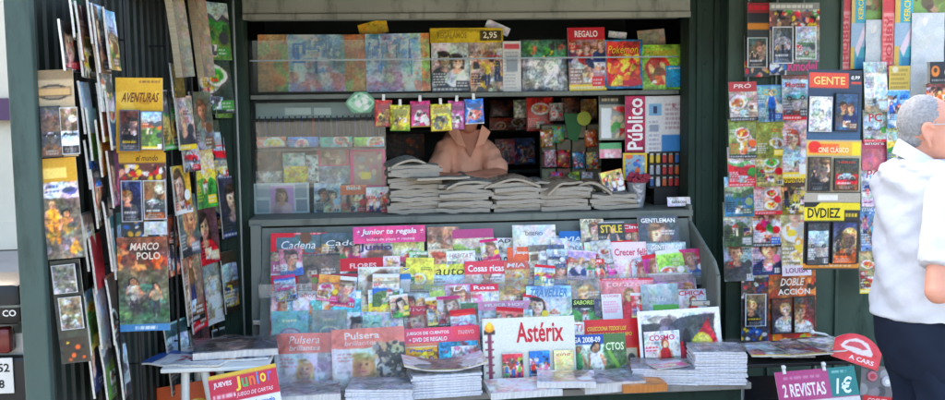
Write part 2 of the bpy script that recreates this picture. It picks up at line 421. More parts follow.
def cover(w, h, bg='w', subj='p', seed=0, band=None, acc=('r', 'y'), cell=0.0042, bh=0.2):
    """one printed page: background, picture, title band, small print"""
    A = Art(w, h, bg, seed, cell); r = A.rng
    b = srgb(bg)
    A.grad(np.clip(b * 1.06, 0, .95), np.clip(b * 0.86, 0, 1))
    A.blot([np.clip(b * k, 0, .95) for k in (0.8, 0.9, 1.1, 1.2)], 10, 0.1, 0.3, a=0.35)
    sk, ha = r.choice(SKINS), r.choice(HAIRS)
    if subj == 'p': A.bust(r.uniform(.4, .62), r.uniform(.32, .42), r.uniform(.2, .3), sk, ha, acc[0], r.random() < .7)
    elif subj == 'P': A.bust(r.uniform(.4, .62), .36, r.uniform(.2, .27), sk, r.choice(['#2a2018', 's', 'u']), 'd', False)
    elif subj == 'w': A.figure(r.uniform(.4, .6), .24, .1, sk, ha, acc[0], r.choice(['n', 'd', sk]))
    elif subj == 'c':
        A.bust(.34, .36, .15, sk, '#2a2018', 'd', False); A.bust(.66, .4, .14, SKINS[1], ha, acc[0])
    elif subj == 'g':
        for k in range(5):
            A.bust(.12 + .19 * k, .3 + .1 * (k % 2) + r.uniform(-.03, .03), .1, r.choice(SKINS), r.choice(HAIRS), r.choice(['r', 'n', 'w', 'm', 'g']), k % 2 == 0)
    elif subj == 'k':
        A.grad('a', 's', .2, .55); A.rect(0, .55, 1, .8, 's'); A.car(.5, .5, .8, acc[0]); A.car(.25, .85, .36, acc[1])
    elif subj == 's':
        hz = r.uniform(.38, .55)
        A.grad(r.choice(['#7fb0dc', 'a', '#d8b48c', b]), '#ece4d4', .0, hz)
        for k in range(3):
            y_ = hz - .12 + .1 * k; pts = [(-.05, 1.1)] + [(q_ / 6, y_ + r.uniform(-.09, .06)) for q_ in range(-1, 8)] + [(1.2, 1.1)]
            A.poly(pts, [np.clip(srgb(acc[1]) * .8 + .15, 0, .9), acc[0], r.choice(['#5a7a3c', '#c8a868', acc[0], '#3a6a8a'])][k])
        if r.random() < .6:
            x_ = r.uniform(.2, .6); A.rect(x_, hz + .02, x_ + .22, hz + .2, '#e4dcc8'); A.poly([(x_ - .03, hz + .03), (x_ + .11, hz - .07), (x_ + .25, hz + .03)], '#a8543c'); A.rect(x_ + .08, hz + .1, x_ + .13, hz + .2, 'd')
        for k in range(5): A.soft(r.random(), r.uniform(hz + .05, .95), .07, .1, r.choice(['#2f5a34', '#46703c', '#7a9a4a']), .9, .5)
    elif subj == 'h':
        A.rect(0, .22, 1, .75, '#d8cfc0'); A.rect(.08, .3, .42, .52, acc[0]); A.rect(0, .72, 1, 1, '#a89880'); A.rect(.5, .5, .92, .75, acc[1]); A.rect(.55, .28, .75, .44, 'a')
        A.blot(['w', 's', 'e'], 8, .03, .08, 0, .3, 1, .9)
    elif subj == 'f':
        A.grad(np.clip(b * 1.1, 0, .95), np.clip(b * .8, 0, 1))
        for k in range(r.randrange(1, 4)):
            x_, y_, q_ = r.uniform(.25, .75), r.uniform(.35, .8), r.uniform(.22, .36)
            A.soft(x_ + .03, y_ + .03, q_ * 1.05, q_ * .72, '#5a5048', .5, .3); A.soft(x_, y_, q_, q_ * .68, '#eeeae4', 1, .06); A.soft(x_, y_, q_ * .72, q_ * .47, r.choice([acc[0], acc[1], '#c87838', '#b84a2c', '#e0c060']), 1, .3)
            for z_ in range(7): A.soft(x_ + r.uniform(-.5, .5) * q_, y_ + r.uniform(-.3, .3) * q_ / A.A, q_ * .16, q_ * .12, r.choice([acc[0], acc[1], 'l', '#d84838', 'e', '#f0dca0']), 1, .4)
    elif subj == 'b':
        A.blot([acc[0], acc[1], 'k', 'w', '#d8a488', 'u'], 40, .04, .14, 0, .15, 1, 1)
        for k in range(3): A.figure(.2 + .3 * k, .34 + .08 * (k % 2), .065, r.choice(SKINS), r.choice(HAIRS), r.choice([acc[0], acc[1], 'd']), 'n')
    elif subj == 'm':
        c0, c1 = r.choice(['n', 'd', '#5a2a20', '#20403c', '#6a5a40', acc[0], b]), r.choice(['k', acc[1], '#8a4a2c', '#2c3c54', '#a09070'])
        A.grad(c0, c1)
        k_ = r.randrange(4)
        if k_ < 2: A.bust(r.choice([.3, .68]), r.uniform(.3, .42), r.uniform(.2, .3), sk, ha, r.choice(['k', acc[0], 'w']), r.random() < .5)
        if k_ == 1 or k_ == 2:
            A.ell(.5, .45, .4, .3, acc[1], .5)
            for q_ in range(r.randrange(1, 4)): A.figure(.25 + .25 * q_, r.uniform(.42, .5), .05, sk, 'k', r.choice(['k', 'd', acc[0], 'w']), 'k')
        if k_ == 3: A.rect(0, .5, 1, .8, acc[0]); A.car(.5, .55, .7, r.choice(['s', acc[1], 'k'])); A.ell(.7, .25, .2, .2, acc[1], .6)
        A.poly([(r.random(), 0), (r.random(), 0), (r.random(), 1), (r.random(), 1)], acc[1], .25)
        A.photo(.04, .5); A.lines(.15, .72, .85, .82, r.choice(['w', acc[1], 'y']), 1); A.lines(.2, .85, .8, .95, 's', 2)
    elif subj == 'x':
        A.blot([acc[0], acc[1], bg], 30, .05, .14, 0, 0, 1, 1)
    elif subj == 'o':
        A.rect(.05, .04, .95, .96, np.clip(b * 1.1, 0, .93)); A.rect(.08, .06, .92, .94, b)
        A.ell(.5, .48, .27, .17, acc[0]); A.ell(.5, .48, .22, .13, acc[1]); A.lines(.3, .18, .7, .26, 'e', 1)
    if subj in 'pPwcgkshfb':
        if r.random() < .55:
            x_ = r.choice([.04, .68]); A.inset(x_, .55, x_ + .28, .55 + .28 / A.A, [r.choice([acc[0], acc[1], 'a', 'e', 'f']), '#d8a488', 'u', 'w', r.choice(['n', 'g', 'r'])])
        if r.random() < .4:
            A.inset(.36, .72, .66, .72 + .26 / A.A, [r.choice(['e', 'a', 'j']), 'd', 'w', acc[1], '#c89070'])
    if subj not in 'noxm': A.photo()
    elif subj == 'm': pass
    elif subj == 'x': A.photo(.05, .5)
    else: A.photo(.02, .16)
    if subj not in 'noxm':
        if not band and r.random() < .5: A.rect(0, 0, 1, .035, r.choice([acc[0], acc[1], 'k', 'w'])); A.lines(.05, .006, .95, .03, 'w', 1)
        xa = r.choice([.04, .55]); A.lines(xa, .27, xa + .36, .37, r.choice(['w', acc[1], 'r', 'k']), 2); A.lines(xa, .4, xa + .3, .5, r.choice(['w', acc[0]]), 3, .7)
        if r.random() < .5: A.rect(0, .9, 1, 1, r.choice([acc[0], acc[1], 'k', 'y', 'r'])); A.lines(.04, .91, .96, .99, 'w', 1)
        if r.random() < .4: A.rect(.74, .84, .94, .95, 'w'); [A.rect(.75 + .02 * q_, .85, .76 + .02 * q_, .94, 'k') for q_ in range(9)]
        A.lines(.05, .62, .42, .88, r.choice(['w', acc[1], 'k']), 5)
        if r.random() < .6: A.rect(.62, .78, .95, .93, r.choice(acc)); A.lines(.65, .8, .93, .91, 'w', 2)
        if r.random() < .5: A.ell(.82, .62, .13, .13, acc[1])
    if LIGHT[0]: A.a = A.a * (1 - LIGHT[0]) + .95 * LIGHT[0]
    if band: A.rect(0, 0, 1, bh, band)
    return A


# ------------------------------------------------------------------ lettering
_TX = {}


def glyphs(s, bold=True):
    k = (s, bold)
    if k not in _TX:
        cu = bpy.data.curves.new('lettering', 'FONT'); cu.body = s; cu.size = 1; cu.resolution_u = 2
        cu.offset = 0.022 if bold else 0.0
        o = bpy.data.objects.new('lettering', cu); COL.objects.link(o)
        dg = bpy.context.evaluated_depsgraph_get()
        ev = o.evaluated_get(dg); me = ev.to_mesh()
        v = np.array([(q.co.x, q.co.y) for q in me.vertices]); f = [list(p.vertices) for p in me.polygons]
        ev.to_mesh_clear(); bpy.data.objects.remove(o); bpy.data.curves.remove(cu)
        lo = v.min(0); hi = v.max(0)
        _TX[k] = ((v - (lo + hi) / 2) / (hi[1] - lo[1]), f, (hi[0] - lo[0]) / (hi[1] - lo[1]))
    return _TX[k]


def card_mesh(name, w, h, t, A, texts=(), bow=0.0, puff=0.0, curl=0.0, crump=0.0, seed=0, edge='#d6d2c8', material=None, mottle=0.07):
    """a printed sheet, magazine or bag: x across, z up from 0, front towards -y"""
    colr = A.done(mottle); nx, ny = A.nx, A.ny
    rs = np.random.RandomState(seed % 99991)
    ph = rs.rand(6) * 6.28; fr = 8 + rs.rand(6) * 22

    def D(x, z):
        a = 2 * x / w; b = 2 * z / h - 1
        d = bow * a * a + curl * np.clip((z / h - .45) / .55, 0, 1) ** 2
        if puff: d = d - puff * np.sqrt(np.clip((1 - a * a) * (1 - b * b), 0, 1))
        if crump:
            d = d + crump * (np.sin(x * fr[0] + z * fr[1] + ph[0]) * np.sin(z * fr[2] - x * fr[3] * .6 + ph[1]) + .5 * np.sin(2.3 * (x * fr[4] - z * fr[5]) + ph[2]))
        return d
    xs = np.linspace(-w / 2, w / 2, nx + 1); zs = np.linspace(h, 0, ny + 1)
    X, Z = np.meshgrid(xs, zs)
    V = np.stack([X, D(X, Z) - t, Z], -1).reshape(-1, 3)
    C = colr.reshape(-1, 3)
    idx = np.arange((nx + 1) * (ny + 1)).reshape(ny + 1, nx + 1)
    q = np.stack([idx[1:, :-1], idx[1:, 1:], idx[:-1, 1:], idx[:-1, :-1]], -1).reshape(-1, 4).tolist()
    per = np.concatenate([idx[0, :-1], idx[:-1, -1], idx[-1, :0:-1], idx[:0:-1, 0]])
    n = len(per); b0 = len(V)
    fv = V[per]; bv = fv.copy(); bv[:, 1] += t
    V = np.concatenate([V, fv, bv, [[0, D(0, h / 2), h / 2]]])
    ec = lin(edge)
    jt = .1 if material is M_NEWS else .3
    cc = np.repeat(ec[None], 2 * n + 1, 0) * (1 - jt / 2 + jt * np.random.RandomState(seed % 777).rand(2 * n + 1, 1))
    C = np.concatenate([C, np.clip(cc, 0, .9)])
    for i in range(n):
        j = (i + 1) % n
        q.append([b0 + i, b0 + j, b0 + n + j, b0 + n + i])
        q.append([b0 + n + i, b0 + n + j, b0 + 2 * n])
    for tx in texts:
        s, cx, cy, wf, hf, tcol = tx[:6]
        bold = tx[6] if len(tx) > 6 else True
        vert = tx[7] if len(tx) > 7 else False
        sty = (seed * 7 + len(s)) % 5 if not vert else 0
        bold = bold and sty != 3
        shear = .22 if sty in (1, 3) else 0.0
        g, gf, asp = glyphs(s, bold)
        if vert:
            th = hf * h if hf else None
            L_ = wf * h
            sx = L_ / asp; sy = (hf * w) if hf else sx
            gx = -g[:, 1] * sy; gz = g[:, 0] * sx
        else:
            sx = wf * w / asp; sy = hf * h if hf else sx
            gx = g[:, 0] * sx * .95 + g[:, 1] * sy * shear; gz = g[:, 1] * sy * (.88 if sty == 2 else 1)
        gx = gx + (cx - .5) * w; gz = gz + (1 - cy) * h
        tv = np.stack([gx, D(gx, gz) - t - 0.0009, gz], -1)
        o = len(V)
        V = np.concatenate([V, tv]); C = np.concatenate([C, np.repeat(lin(tcol)[None], len(tv), 0)])
        q += [[i + o for i in f] for f in gf]
    me = bpy.data.meshes.new(name)
    me.from_pydata(V.tolist(), [], q)
    at_ = me.attributes.new('art', 'FLOAT_COLOR', 'POINT')
    at_.data.foreach_set('color', np.concatenate([C, np.ones((len(C), 1))], 1).astype(np.float32).ravel())
    me.materials.append(material or M_PRINT)
    return me


_SEED = [100]


def pose(o, x, y, Y, h, lean, yaw=0.0, roll=0.0):
    """put the top middle of a sheet at a spot on plane Y, leaning back"""
    Rm = Matrix.Rotation(R(yaw), 3, 'Z') @ Matrix.Rotation(R(-lean), 3, 'X') @ Matrix.Rotation(R(roll), 3, 'Y')
    T = at(x, y, Y)
    o.matrix_world = Matrix.Translation(T - Rm @ Vector((0, 0, h))) @ Rm.to_4x4()
    return o


def sheet(name, label, cat, x0, y0, x1, Y, y1=None, ar=1.32, bg='w', subj='p', title=None, tc='w', band=None, acc=('r', 'y'), lean=20, yaw=0,
          roll=0, t=0.006, th=None, ty=None, tw=.86, texts=(), group=None, w=None, art=None, bow=None, curl=0.0, puff=0, crump=0.0006,
          material=None, parent=None, bh=0.2, edge='#d6d2c8', cell=0.0042):
    _SEED[0] += 1; sd = _SEED[0]
    if w is None: w = abs(at(x1, y0, Y).x - at(x0, y0, Y).x) / max(math.cos(R(yaw)), .2)
    xm = (x0 + x1) / 2
    if y1 is not None: h = (at(xm, y0, Y).z - at(xm, y1, Y).z) / math.cos(R(lean))
    else: h = ar * w
    A = art(w, h, sd) if art else cover(w, h, bg, subj, sd, band, acc, cell, bh)
    tx = list(texts)
    if title:
        hh = (th or .11) * .86
        tx.append((title, .5, ty or (hh / 2 + .035), tw * .93, hh, tc))
    rr = random.Random(sd)
    me = card_mesh(name, w, h, t, A, tx, bow if bow is not None else rr.uniform(-.003, .005), puff, curl + rr.uniform(0, .006), crump, sd, edge, material)
    o = link(name, me)
    pose(o, xm, y0, Y, h, lean, yaw, roll + rr.uniform(-.7, .7))
    tag(o, label, cat, group)
    o_size[o.name] = (w, h, t)
    return o


o_size = {}


def case_on(parent, fx0, fy0, fx1, fy1, bg, subj, title=None, tc='w', acc=('r', 'y'), name='film_case', frame='#d8dadc', t=.012, label=None):
    """a boxed film or small item fixed on a promo card, as a part of it (fractions of the card)"""
    _SEED[0] += 1; sd = _SEED[0]
    W, H, T = o_size[parent.name]
    w = (fx1 - fx0) * W; h = (fy1 - fy0) * H
    if subj in 'pP' and name == 'film_case': subj = 'm'
    A = cover(w, h, bg, subj, sd, None, acc, .0036)
    if frame:
        A.rect(0, 0, 1, .035, frame); A.rect(0, .965, 1, 1, frame); A.rect(0, 0, .06, 1, frame); A.rect(.94, 0, 1, 1, frame)
    tx = [(title, .5, .12, .75, .1, tc)] if title else []
    me = card_mesh(name, w, h, t, A, tx, seed=sd, edge='#25272a')
    o = link(name, me, parent)
    o.location = (((fx0 + fx1) / 2 - .5) * W, -T - .001 - .004, (1 - fy1) * H)
    if label: o['label'] = label
    return o


def wrap_on(parent, over=.012, seed=1, crump=.006, name='plastic_wrap'):
    """crumpled clear bag round a sheet"""
    W, H, T = o_size[parent.name]
    w, h = W + 2 * over, H + 2 * over
    n, m = 18, 24; rs = np.random.RandomState(seed); V = []; fs = []
    bumps = rs.rand(14, 4)
    for j in range(m + 1):
        for i in range(n + 1):
            x = -w / 2 + w * i / n; z = -over + h * j / m
            d = sum(crump * math.exp(-((i / n - b[0]) ** 2 + (j / m - b[1]) ** 2) / (.004 + .02 * b[2])) for b in bumps)
            V.append((x + (rs.rand() - .5) * .004, -T - .004 - d, z))
    for j in range(m):
        for i in range(n):
            a = j * (n + 1) + i; fs.append([a, a + 1, a + n + 2, a + n + 1])
    me = bpy.data.meshes.new(name); me.from_pydata(V, [], fs)
    return link(name, me, parent, [M_WRAP], True)

# ================================================================== SETTING
def part(mb, name, m, parent, smooth=False, label=None):
    """a part modelled in world coordinates, hung under its (unrotated) thing"""
    top = parent
    off = Vector((0, 0, 0))
    while top is not None:
        off += top.location; top = top.parent
    o = mb.build(name, m, parent, smooth)
    o.data.transform(Matrix.Translation(-off))
    if label: o['label'] = label
    return o


def sheet_plane(name, x0, y0, x1, y1, z, m):
    mb = MB(); mb.add([(x0, y0, z), (x1, y0, z), (x1, y1, z), (x0, y1, z)], [[0, 1, 2, 3]])
    o = mb.build(name, m); o['kind'] = 'structure'; return o


sheet_plane('ground', -120, -120, 120, 160, -0.13, M_PAVE)
mb = MB(); mb.box((-60, -3.2, -0.4), (60, 12.5, 0.0)); mb.build('pavement', M_PAVE)['kind'] = 'structure'
bpy.data.objects['pavement'].data.materials[0] = M_PAVE
mb = MB(); mb.box((-60, -3.36, -0.4), (60, -3.203, 0.004)); mb.build('kerb', M_KERB)['kind'] = 'structure'
sheet_plane('road', -60, -12, 60, -3.37, -0.122, M_ROAD)

# --- kiosk -----------------------------------------------------------
YF, YS, YC_ = 5.20, 5.36, 5.12           # post face, showcase edge, counter edge
XL0, XL1 = at(214, 200, YF).x, at(249, 200, YF).x
XR0, XR1 = at(688, 200, YF).x, at(727, 200, YF).x
YB = 7.3
K = empty('newsstand_kiosk', ((XL0 + XR1) / 2, 6.2, 0), 'dark green metal newsstand kiosk with grey roller shutter box and open front', 'kiosk')

for (a, b, px) in ((XL0, XL1, 214), (XR0, XR1, 690)):
    mb = MB()
    mb.box((a, YF, 0), (b, YF + .16, 2.62), bev=.006)
    for fr in (.18, .62):
        x = a + (b - a) * fr
        mb.box((x, YF - .014, 0), (x + .028, YF - .001, 2.6), bev=.003)
        for q in range(9): mb.ball((x + .05, YF - .002, .2 + .28 * q), .005, n=8)
    part(mb, 'column', M_GREEN, K)
mb = MB()
zsh = at(467, 17, YF).z
mb.box((XL1 + .002, YF - .03, zsh), (XR0 - .002, YF + .2, 2.6), bev=.008)
mb.box((XL1 + .004, YF - .045, zsh - .012), (XR0 - .004, YF - .005, zsh + .018), bev=.004)
part(mb, 'shutter_box', M_SHUT, K)
mb = MB(); mb.box((XL0 - .1, YF + .02, 2.622), (XR1 + .1, YB, 2.74)); part(mb, 'roof', M_GREEN, K)
mb = MB()
ax, bx = XL0 - .75, XR1 + .75
mb.prism([(ax, YF + .018, 2.62), (ax, YF + .018, 2.66), (ax, 4.32, 2.34), (ax, 4.3, 2.17), (ax, 4.315, 2.17), (ax, 4.335, 2.31)], (0, 0, 0), (bx - ax, 0, 0))
part(mb, 'shade_canopy', M_GREEN, K)  # unseen canopy, its front edge lowered and extended to darken the upper stall
mb = MB(); mb.box((XL0, YB - .04, 0), (XR1, YB - .001, 2.62)); part(mb, 'back_wall', M_IN, K)
for a in (XL0 + .02, XR1 - .05):
    mb = MB(); mb.box((a, YF + .162, 0), (a + .03, YB - .042, 2.618)); part(mb, 'side_wall', M_GREEN, K)
mb = MB(); mb.box((XL1 + .02, YF + .2, 2.45), (XR0 - .02, YB - .045, 2.48)); part(mb, 'inner_ceiling', M_IN, K)
# upper shelf and its brackets
zs1 = at(467, 92.5, YS).z
mb = MB(); mb.box((XL1 + .004, YS, zs1 - .024), (XR0 - .004, YS + .3, zs1), bev=.003); part(mb, 'upper_shelf', M_GREY, K)
# counter
zc = at(467, 215, YC_).z
mb = MB()
mb.box((XL1 + .004, YC_, zc - .035), (XR0 + .004, YF + .75, zc), bev=.004)
part(mb, 'counter_top', M_GREY, K)
mb = MB(); mb.box((XL1 + .02, YF + .03, 0), (XR0 - .02, YF + .06, zc - .04)); part(mb, 'counter_front', M_GREEN, K)
# inner shelf boards at the back of the shop
for z, x0, x1, y0 in ((1.52, .0, 1.25, 6.75), (1.24, .0, 1.25, 6.75), (1.8, .0, 1.6, 6.75), (.95, 0, 1.6, 6.75)):
    mb = MB(); mb.box((x0, y0, z - .02), (x1, YB - .045, z)); part(mb, 'back_shelf', M_IN, K)
# sliding panes of the showcase
gp = empty
x0, x1 = at(252, 150, YS).x, at(386, 150, YS).x
mb = MB(); mb.box((x0, YS + .012, zc + .004), (x1, YS + .018, zs1 - .03)); part(mb, 'lower_pane', M_GLASS, K)
x1b = at(421, 60, YS).x
mb = MB(); mb.box((x0, YS + .012, zs1 + .004), (x1b, YS + .018, at(320, 40, YS).z)); part(mb, 'upper_pane', M_GLASS, K)
mb = MB(); mb.box((XL1 + .006, YS + .004, zs1 + .175), (XR0 - .006, YS + .0095, zs1 + .183)); part(mb, 'shelf_rail', M_WIRE, K)
# glass shelf inside the showcase
zg = at(318, 148, 5.5).z
mb = MB(); mb.box((x0 + .01, YS + .03, zg - .008), (x1, YS + .28, zg)); part(mb, 'inner_glass_shelf', M_ACRYL, K)

# door leaf swung open, hanging racks on it
DX0, DY0 = at(14, 200, 3.5).x, 3.5
DX1, DY1 = XL0 - .002, YF + .12
DXe = at(40, 200, 3.5).x
mb = MB()
lean = 0.0
mb.box((DX0, DY0, .06), (DXe, DY0 + .05, 2.5), bev=.006)
part(mb, 'door_post', M_POST, K)
mb = MB()
n = 26
dv = Vector((DX1 - (DXe - .02), DY1 - (DY0 + .05), 0)); L_ = dv.length; dv.normalize(); nv = Vector((-dv.y, dv.x, 0))
o0 = Vector((DXe - .03, DY0 + .052, 0))
prof = []
for i in range(n):
    s_ = L_ * i / n; w_ = L_ / n
    for a, d in ((0, 0), (.55, 0), (.65, .012), (.9, .012)):
        prof.append(o0 + dv * (s_ + w_ * a) + nv * d)
back = [o0 + dv * L_ + nv * .05, o0 + nv * .05]
mb.prism([Vector((p.x, p.y, .08)) for p in prof + back], (0, 0, 0), (0, 0, 2.4))
part(mb, 'open_door', mat('shaded_door_green', '#14201b', .5, .3, 3, dirt='#0e1513'), K)  # dark green door, darkened further so the colour holds the shade on it
# wire ladder racks fixed on the open door
def rack_rail(s_, zlo, zhi, out, wid=.02):
    a = o0 + dv * s_ - nv * out
    mb = MB(); mb.tube([(a.x, a.y, zlo), (a.x, a.y, zhi)], .006, 8)
    z = zlo + .05
    while z < zhi:
        mb.tube([(a.x, a.y, z), (a.x + nv.x * out, a.y + nv.y * out, z)], .004, 6); z += .22
    part(mb, 'rack_rail', M_DARK, K)
for s_, out in ((.45, .07), (.62, .07), (1.02, .08), (1.3, .08), (1.62, .05)):
    rack_rail(s_, .15, 2.4, out)

# right wing: rack panel and back wing
PX0, PX1 = at(729, 200, 5.12).x, at(838, 200, 5.12).x
mb = MB(); mb.box((at(727, 200, 5.13).x, 5.13, .02), (PX1, 5.17, 2.55), bev=.004)
for px in (744, 770, 838):
    x = at(px, 200, 5.12).x
    mb.box((x - .008, 5.112, .06), (x + .008, 5.129, 2.54), bev=.003)
part(mb, 'rack_panel', M_PANEL, K)
mb = MB(); mb.box((PX1 + .002, 5.36, .0), (PX1 + 1.3, 5.4, 2.35), bev=.004)
mb.box((PX1 + .002, 5.17, .05), (PX1 + .03, 5.359, 2.4), bev=.004)
part(mb, 'wing_panel', M_PANEL, K)
for px in (748, 776, 802):
    x = at(px, 200, 5.08).x
    mb = MB(); mb.tube([(x, 5.1, .55), (x, 5.1, 2.42)], .005, 8); part(mb, 'rack_rail', M_WIRE, K)

# --- tiered display cabinet ------------------------------------------
DC = empty('display_stand', (.45, 4.85, 0), 'grey metal tiered magazine display cabinet below the newspaper counter', 'display stand')
SX0, SX1 = at(262, 250, 5.1).x, at(690, 230, 5.1).x
mb = MB()
zt = zc - .045
rowsYZ = [(5.10, zt), (5.045, .9), (4.99, .82), (4.94, .72), (4.88, .62), (4.82, .52), (4.80, .405)]
prof = [Vector((SX0, y, z)) for y, z in rowsYZ] + [Vector((SX0, 5.16, .405)), Vector((SX0, 5.16, zt))]
mb.prism([p + Vector((0, .035, 0)) for p in prof], (SX0, 0, 0), (SX1, 0, 0))
part(mb, 'back_board', M_GREY, DC)
mb = MB()
xr = SX1 + .002
side = [(5.13, zt + .07), (5.13, zt - .02), (4.74, at(700, 262, 4.74).z), (4.68, at(706, 275, 4.70).z), (4.66, .38), (5.2, .38), (5.2, zt + .07)]
mb.prism([Vector((xr, y, z)) for y, z in side], (0, 0, 0), (.018, 0, 0))
# folded front lip
for (ya, za), (yb, zb) in zip(side[:4], side[1:5]):
    mb.tube([(xr + .008, ya, za), (xr + .008, yb, zb)], .0105, 8)
part(mb, 'side_plate', M_GREY, DC)
mb = MB()
xl = SX0 - .002
sideL = [(5.09, zt + .02), (5.06, .86), (5.02, .62), (5.02, .38), (5.18, .38), (5.18, zt + .02)]
mb.prism([Vector((xl - .05, y, z)) for y, z in sideL], (0, 0, 0), (.05, 0, 0))
part(mb, 'side_plate', M_GREY, DC)
for px, py in ((262, 322), (700, 303)):
    p = at(px, py, 5.0 if px < 300 else 4.66)
    mb = MB(); mb.box((p.x - .045, p.y - .012, p.z - .012), (p.x + .045, p.y + .01, p.z + .012), bev=.003)
    mb.ball((p.x + .02, p.y - .016, p.z), .007)
    part(mb, 'hinge_bracket', M_METAL, DC)
zr = at(480, 284, 4.9).z
mb = MB(); mb.box((SX0 + .002, 4.895, zr - .035), (SX1 - .002, 4.9, zr + .03)); part(mb, 'clear_rail', M_ACRYL, DC)
zb_ = .40
mb = MB(); mb.box((SX0 - .02, 4.35, zb_ - .03), (SX1 + .06, 4.79, zb_), bev=.004); part(mb, 'bottom_shelf', M_SHELF, DC)
mb = MB(); mb.box((SX0 - .05, 4.42, .03), (SX1 + .05, 5.1, zb_ - .032)); part(mb, 'base_cabinet', M_GREEN, DC)

# --- folding tables ---------------------------------------------------
def table(name, label, px0, px1, py_b, py_f, Yb, Yf, legm, topm, aframe=False):
    z = (at((px0 + px1) / 2, py_f, Yf).z + at((px0 + px1) / 2, py_b, Yb).z) / 2
    x0, x1 = at(px0, py_f, Yf).x, at(px1, py_f, Yf).x
    T = empty(name, ((x0 + x1) / 2, (Yb + Yf) / 2, 0), label, 'table')
    mb = MB(); mb.box((x0, Yf, z - .018), (x1, Yb, z), bev=.004); part(mb, 'table_top', topm, T)
    if aframe:
        pr = (((px0 + 16 * 1.6, 1)), (px0 + 62, -1))
        for y in (Yf + .05, Yb - .05):
            mb = MB(); xm = (x0 + x1) / 2 - .08
            mb.tube([(xm - .05, y, z - .02), (xm - .07, y, 0)], .018, 10); part(mb, 'leg', legm, T)
            mb = MB()
            mb.tube([(xm + .03, y, z - .02), (xm + .12, y, 0)], .018, 10); part(mb, 'leg', legm, T)
    else:
        for x in (x0 + .03, x1 - .03):
            for y in (Yf + .03, Yb - .03):
                mb = MB(); mb.tube([(x, y, z - .018), (x, y, 0)], .012, 10); part(mb, 'leg', legm, T)
        mb = MB(); mb.box((x0 + .02, Yf + .02, .28), (x1 - .02, Yb - .02, .295)); part(mb, 'lower_shelf', topm, T)
    return T, x0, x1, z
TR, trx0, trx1, trz = table('display_table', 'low dark metal table under the spread of glossy magazines beside the man', 738, 858, 339, 363, 4.84, 4.4, M_WIRE, M_DARK)
TL, tlx0, tlx1, tlz = table('trestle_stool', 'low stool with white splayed legs carrying plastic wrapped magazines', 160, 268, 345, 368, 4.62, 4.22, M_WHITE, M_WHITE, True)

# --- street beyond the open door -------------------------------------
BL = empty('shop_building', (-5.5, 13, 0), 'pale plastered shop building across the pavement with wide glazed front', 'building')
mb = MB(); mb.box((-12, 12.6, 0), (-1.5, 16, .35)); mb.box((-12, 12.6, 1.85), (-1.5, 16, 8)); 
for x in (-12, -9.6, -7.2, -4.8, -2.6):
    mb.box((x, 12.61, .35), (x + .5, 13, 1.85))
part(mb, 'wall', mat('cream_plaster', '#cfc7b2', .85, .08, 1.5, bump=.2), BL)
for x in (-11.5, -9.1, -6.7, -4.3):
    mb = MB(); mb.box((x, 12.8, .352), (x + 1.9, 12.84, 1.7)); w_ = part(mb, 'window', mat('shop_window', '#5a4a30', .1, .5, 1.2, spec=.8), BL)
mb = MB(); mb.box((-11.9, 12.45, 1.58), (-2, 12.6, 1.84)); sg = part(mb, 'sign_board', mat('purple_sign', '#4a3050', .4), BL)
for x in (-11, -8.2, -5.4):
    for z in (4.2, 6.2):
        mb = MB(); mb.box((x, 12.57, z), (x + 1.1, 12.599, z + 1.4), bev=.01); f_ = part(mb, 'window', M_WHITE, BL)
        mb = MB(); mb.box((x + .08, 12.56, z + .08), (x + 1.02, 12.569, z + 1.32)); part(mb, 'pane', mat('dark_pane', '#39434a', .1, .2, spec=.8), f_)

# scooter behind the door post
SCX, SCY = at(2, 300, 4.6).x, 4.6
S_ = empty('scooter', (SCX, SCY + .6, 0), 'silver and black scooter with rear top box parked behind the door post', 'scooter')
M_SIL = mat('silver_paint', '#b9bbb8', .3, .05, spec=.6)
z0 = at(10, 326, 4.6).z; z1 = at(10, 283, 4.6).z
mb = MB(); mb.box((SCX - .24, SCY, z0), (at(21, 305, SCY).x, SCY + .36, z1), bev=.04); tb = part(mb, 'top_box', M_DARK, S_, True)
mb = MB(); mb.box((SCX - .22, SCY - .004, z0 + .085), (at(20, 305, SCY).x, SCY + .35, z0 + .095)); part(mb, 'lid_seam', M_GREY, tb)
zl0 = at(10, 356, 4.6).z; zl1 = at(10, 328, 4.6).z
mb = MB(); mb.box((SCX - .2, SCY + .04, zl0), (at(10, 340, SCY + .04).x, SCY + .12, zl1 - .01), bev=.02); part(mb, 'tail_light', mat('scooter_red_lens', '#6e2220', .2, .15), S_, True)
mb = MB(); mb.box((SCX + .12, SCY + .06, zl0 - .09), (SCX + .17, SCY + .12, zl0 - .03), bev=.012); part(mb, 'turn_signal', mat('amber_lens', '#c86a1c', .2), S_, True)
mb = MB(); mb.box((SCX - .14, SCY + .05, zl0 - .185), (at(13, 370, SCY + .05).x, SCY + .056, zl0 - .02), bev=.002); pl = part(mb, 'number_plate', M_WHITE, S_)
for s, zz in (('H 52', zl0 - .065), ('08', zl0 - .14)):
    g, gf, asp = glyphs(s, True)
    mb = MB(); mb.add([(SCX - .01 + q[0] * .04 - .045, SCY + .0485, zz + q[1] * .04) for q in g], gf); part(mb, 'plate_lettering', M_DARK, pl)
g, gf, asp = glyphs('CO', True)
mb = MB(); mb.add([(SCX + .03 + q[0] * .03, SCY - .006, z0 + .06 + q[1] * .03) for q in g], gf); part(mb, 'lettering', M_WHITE, tb)
mb = MB()
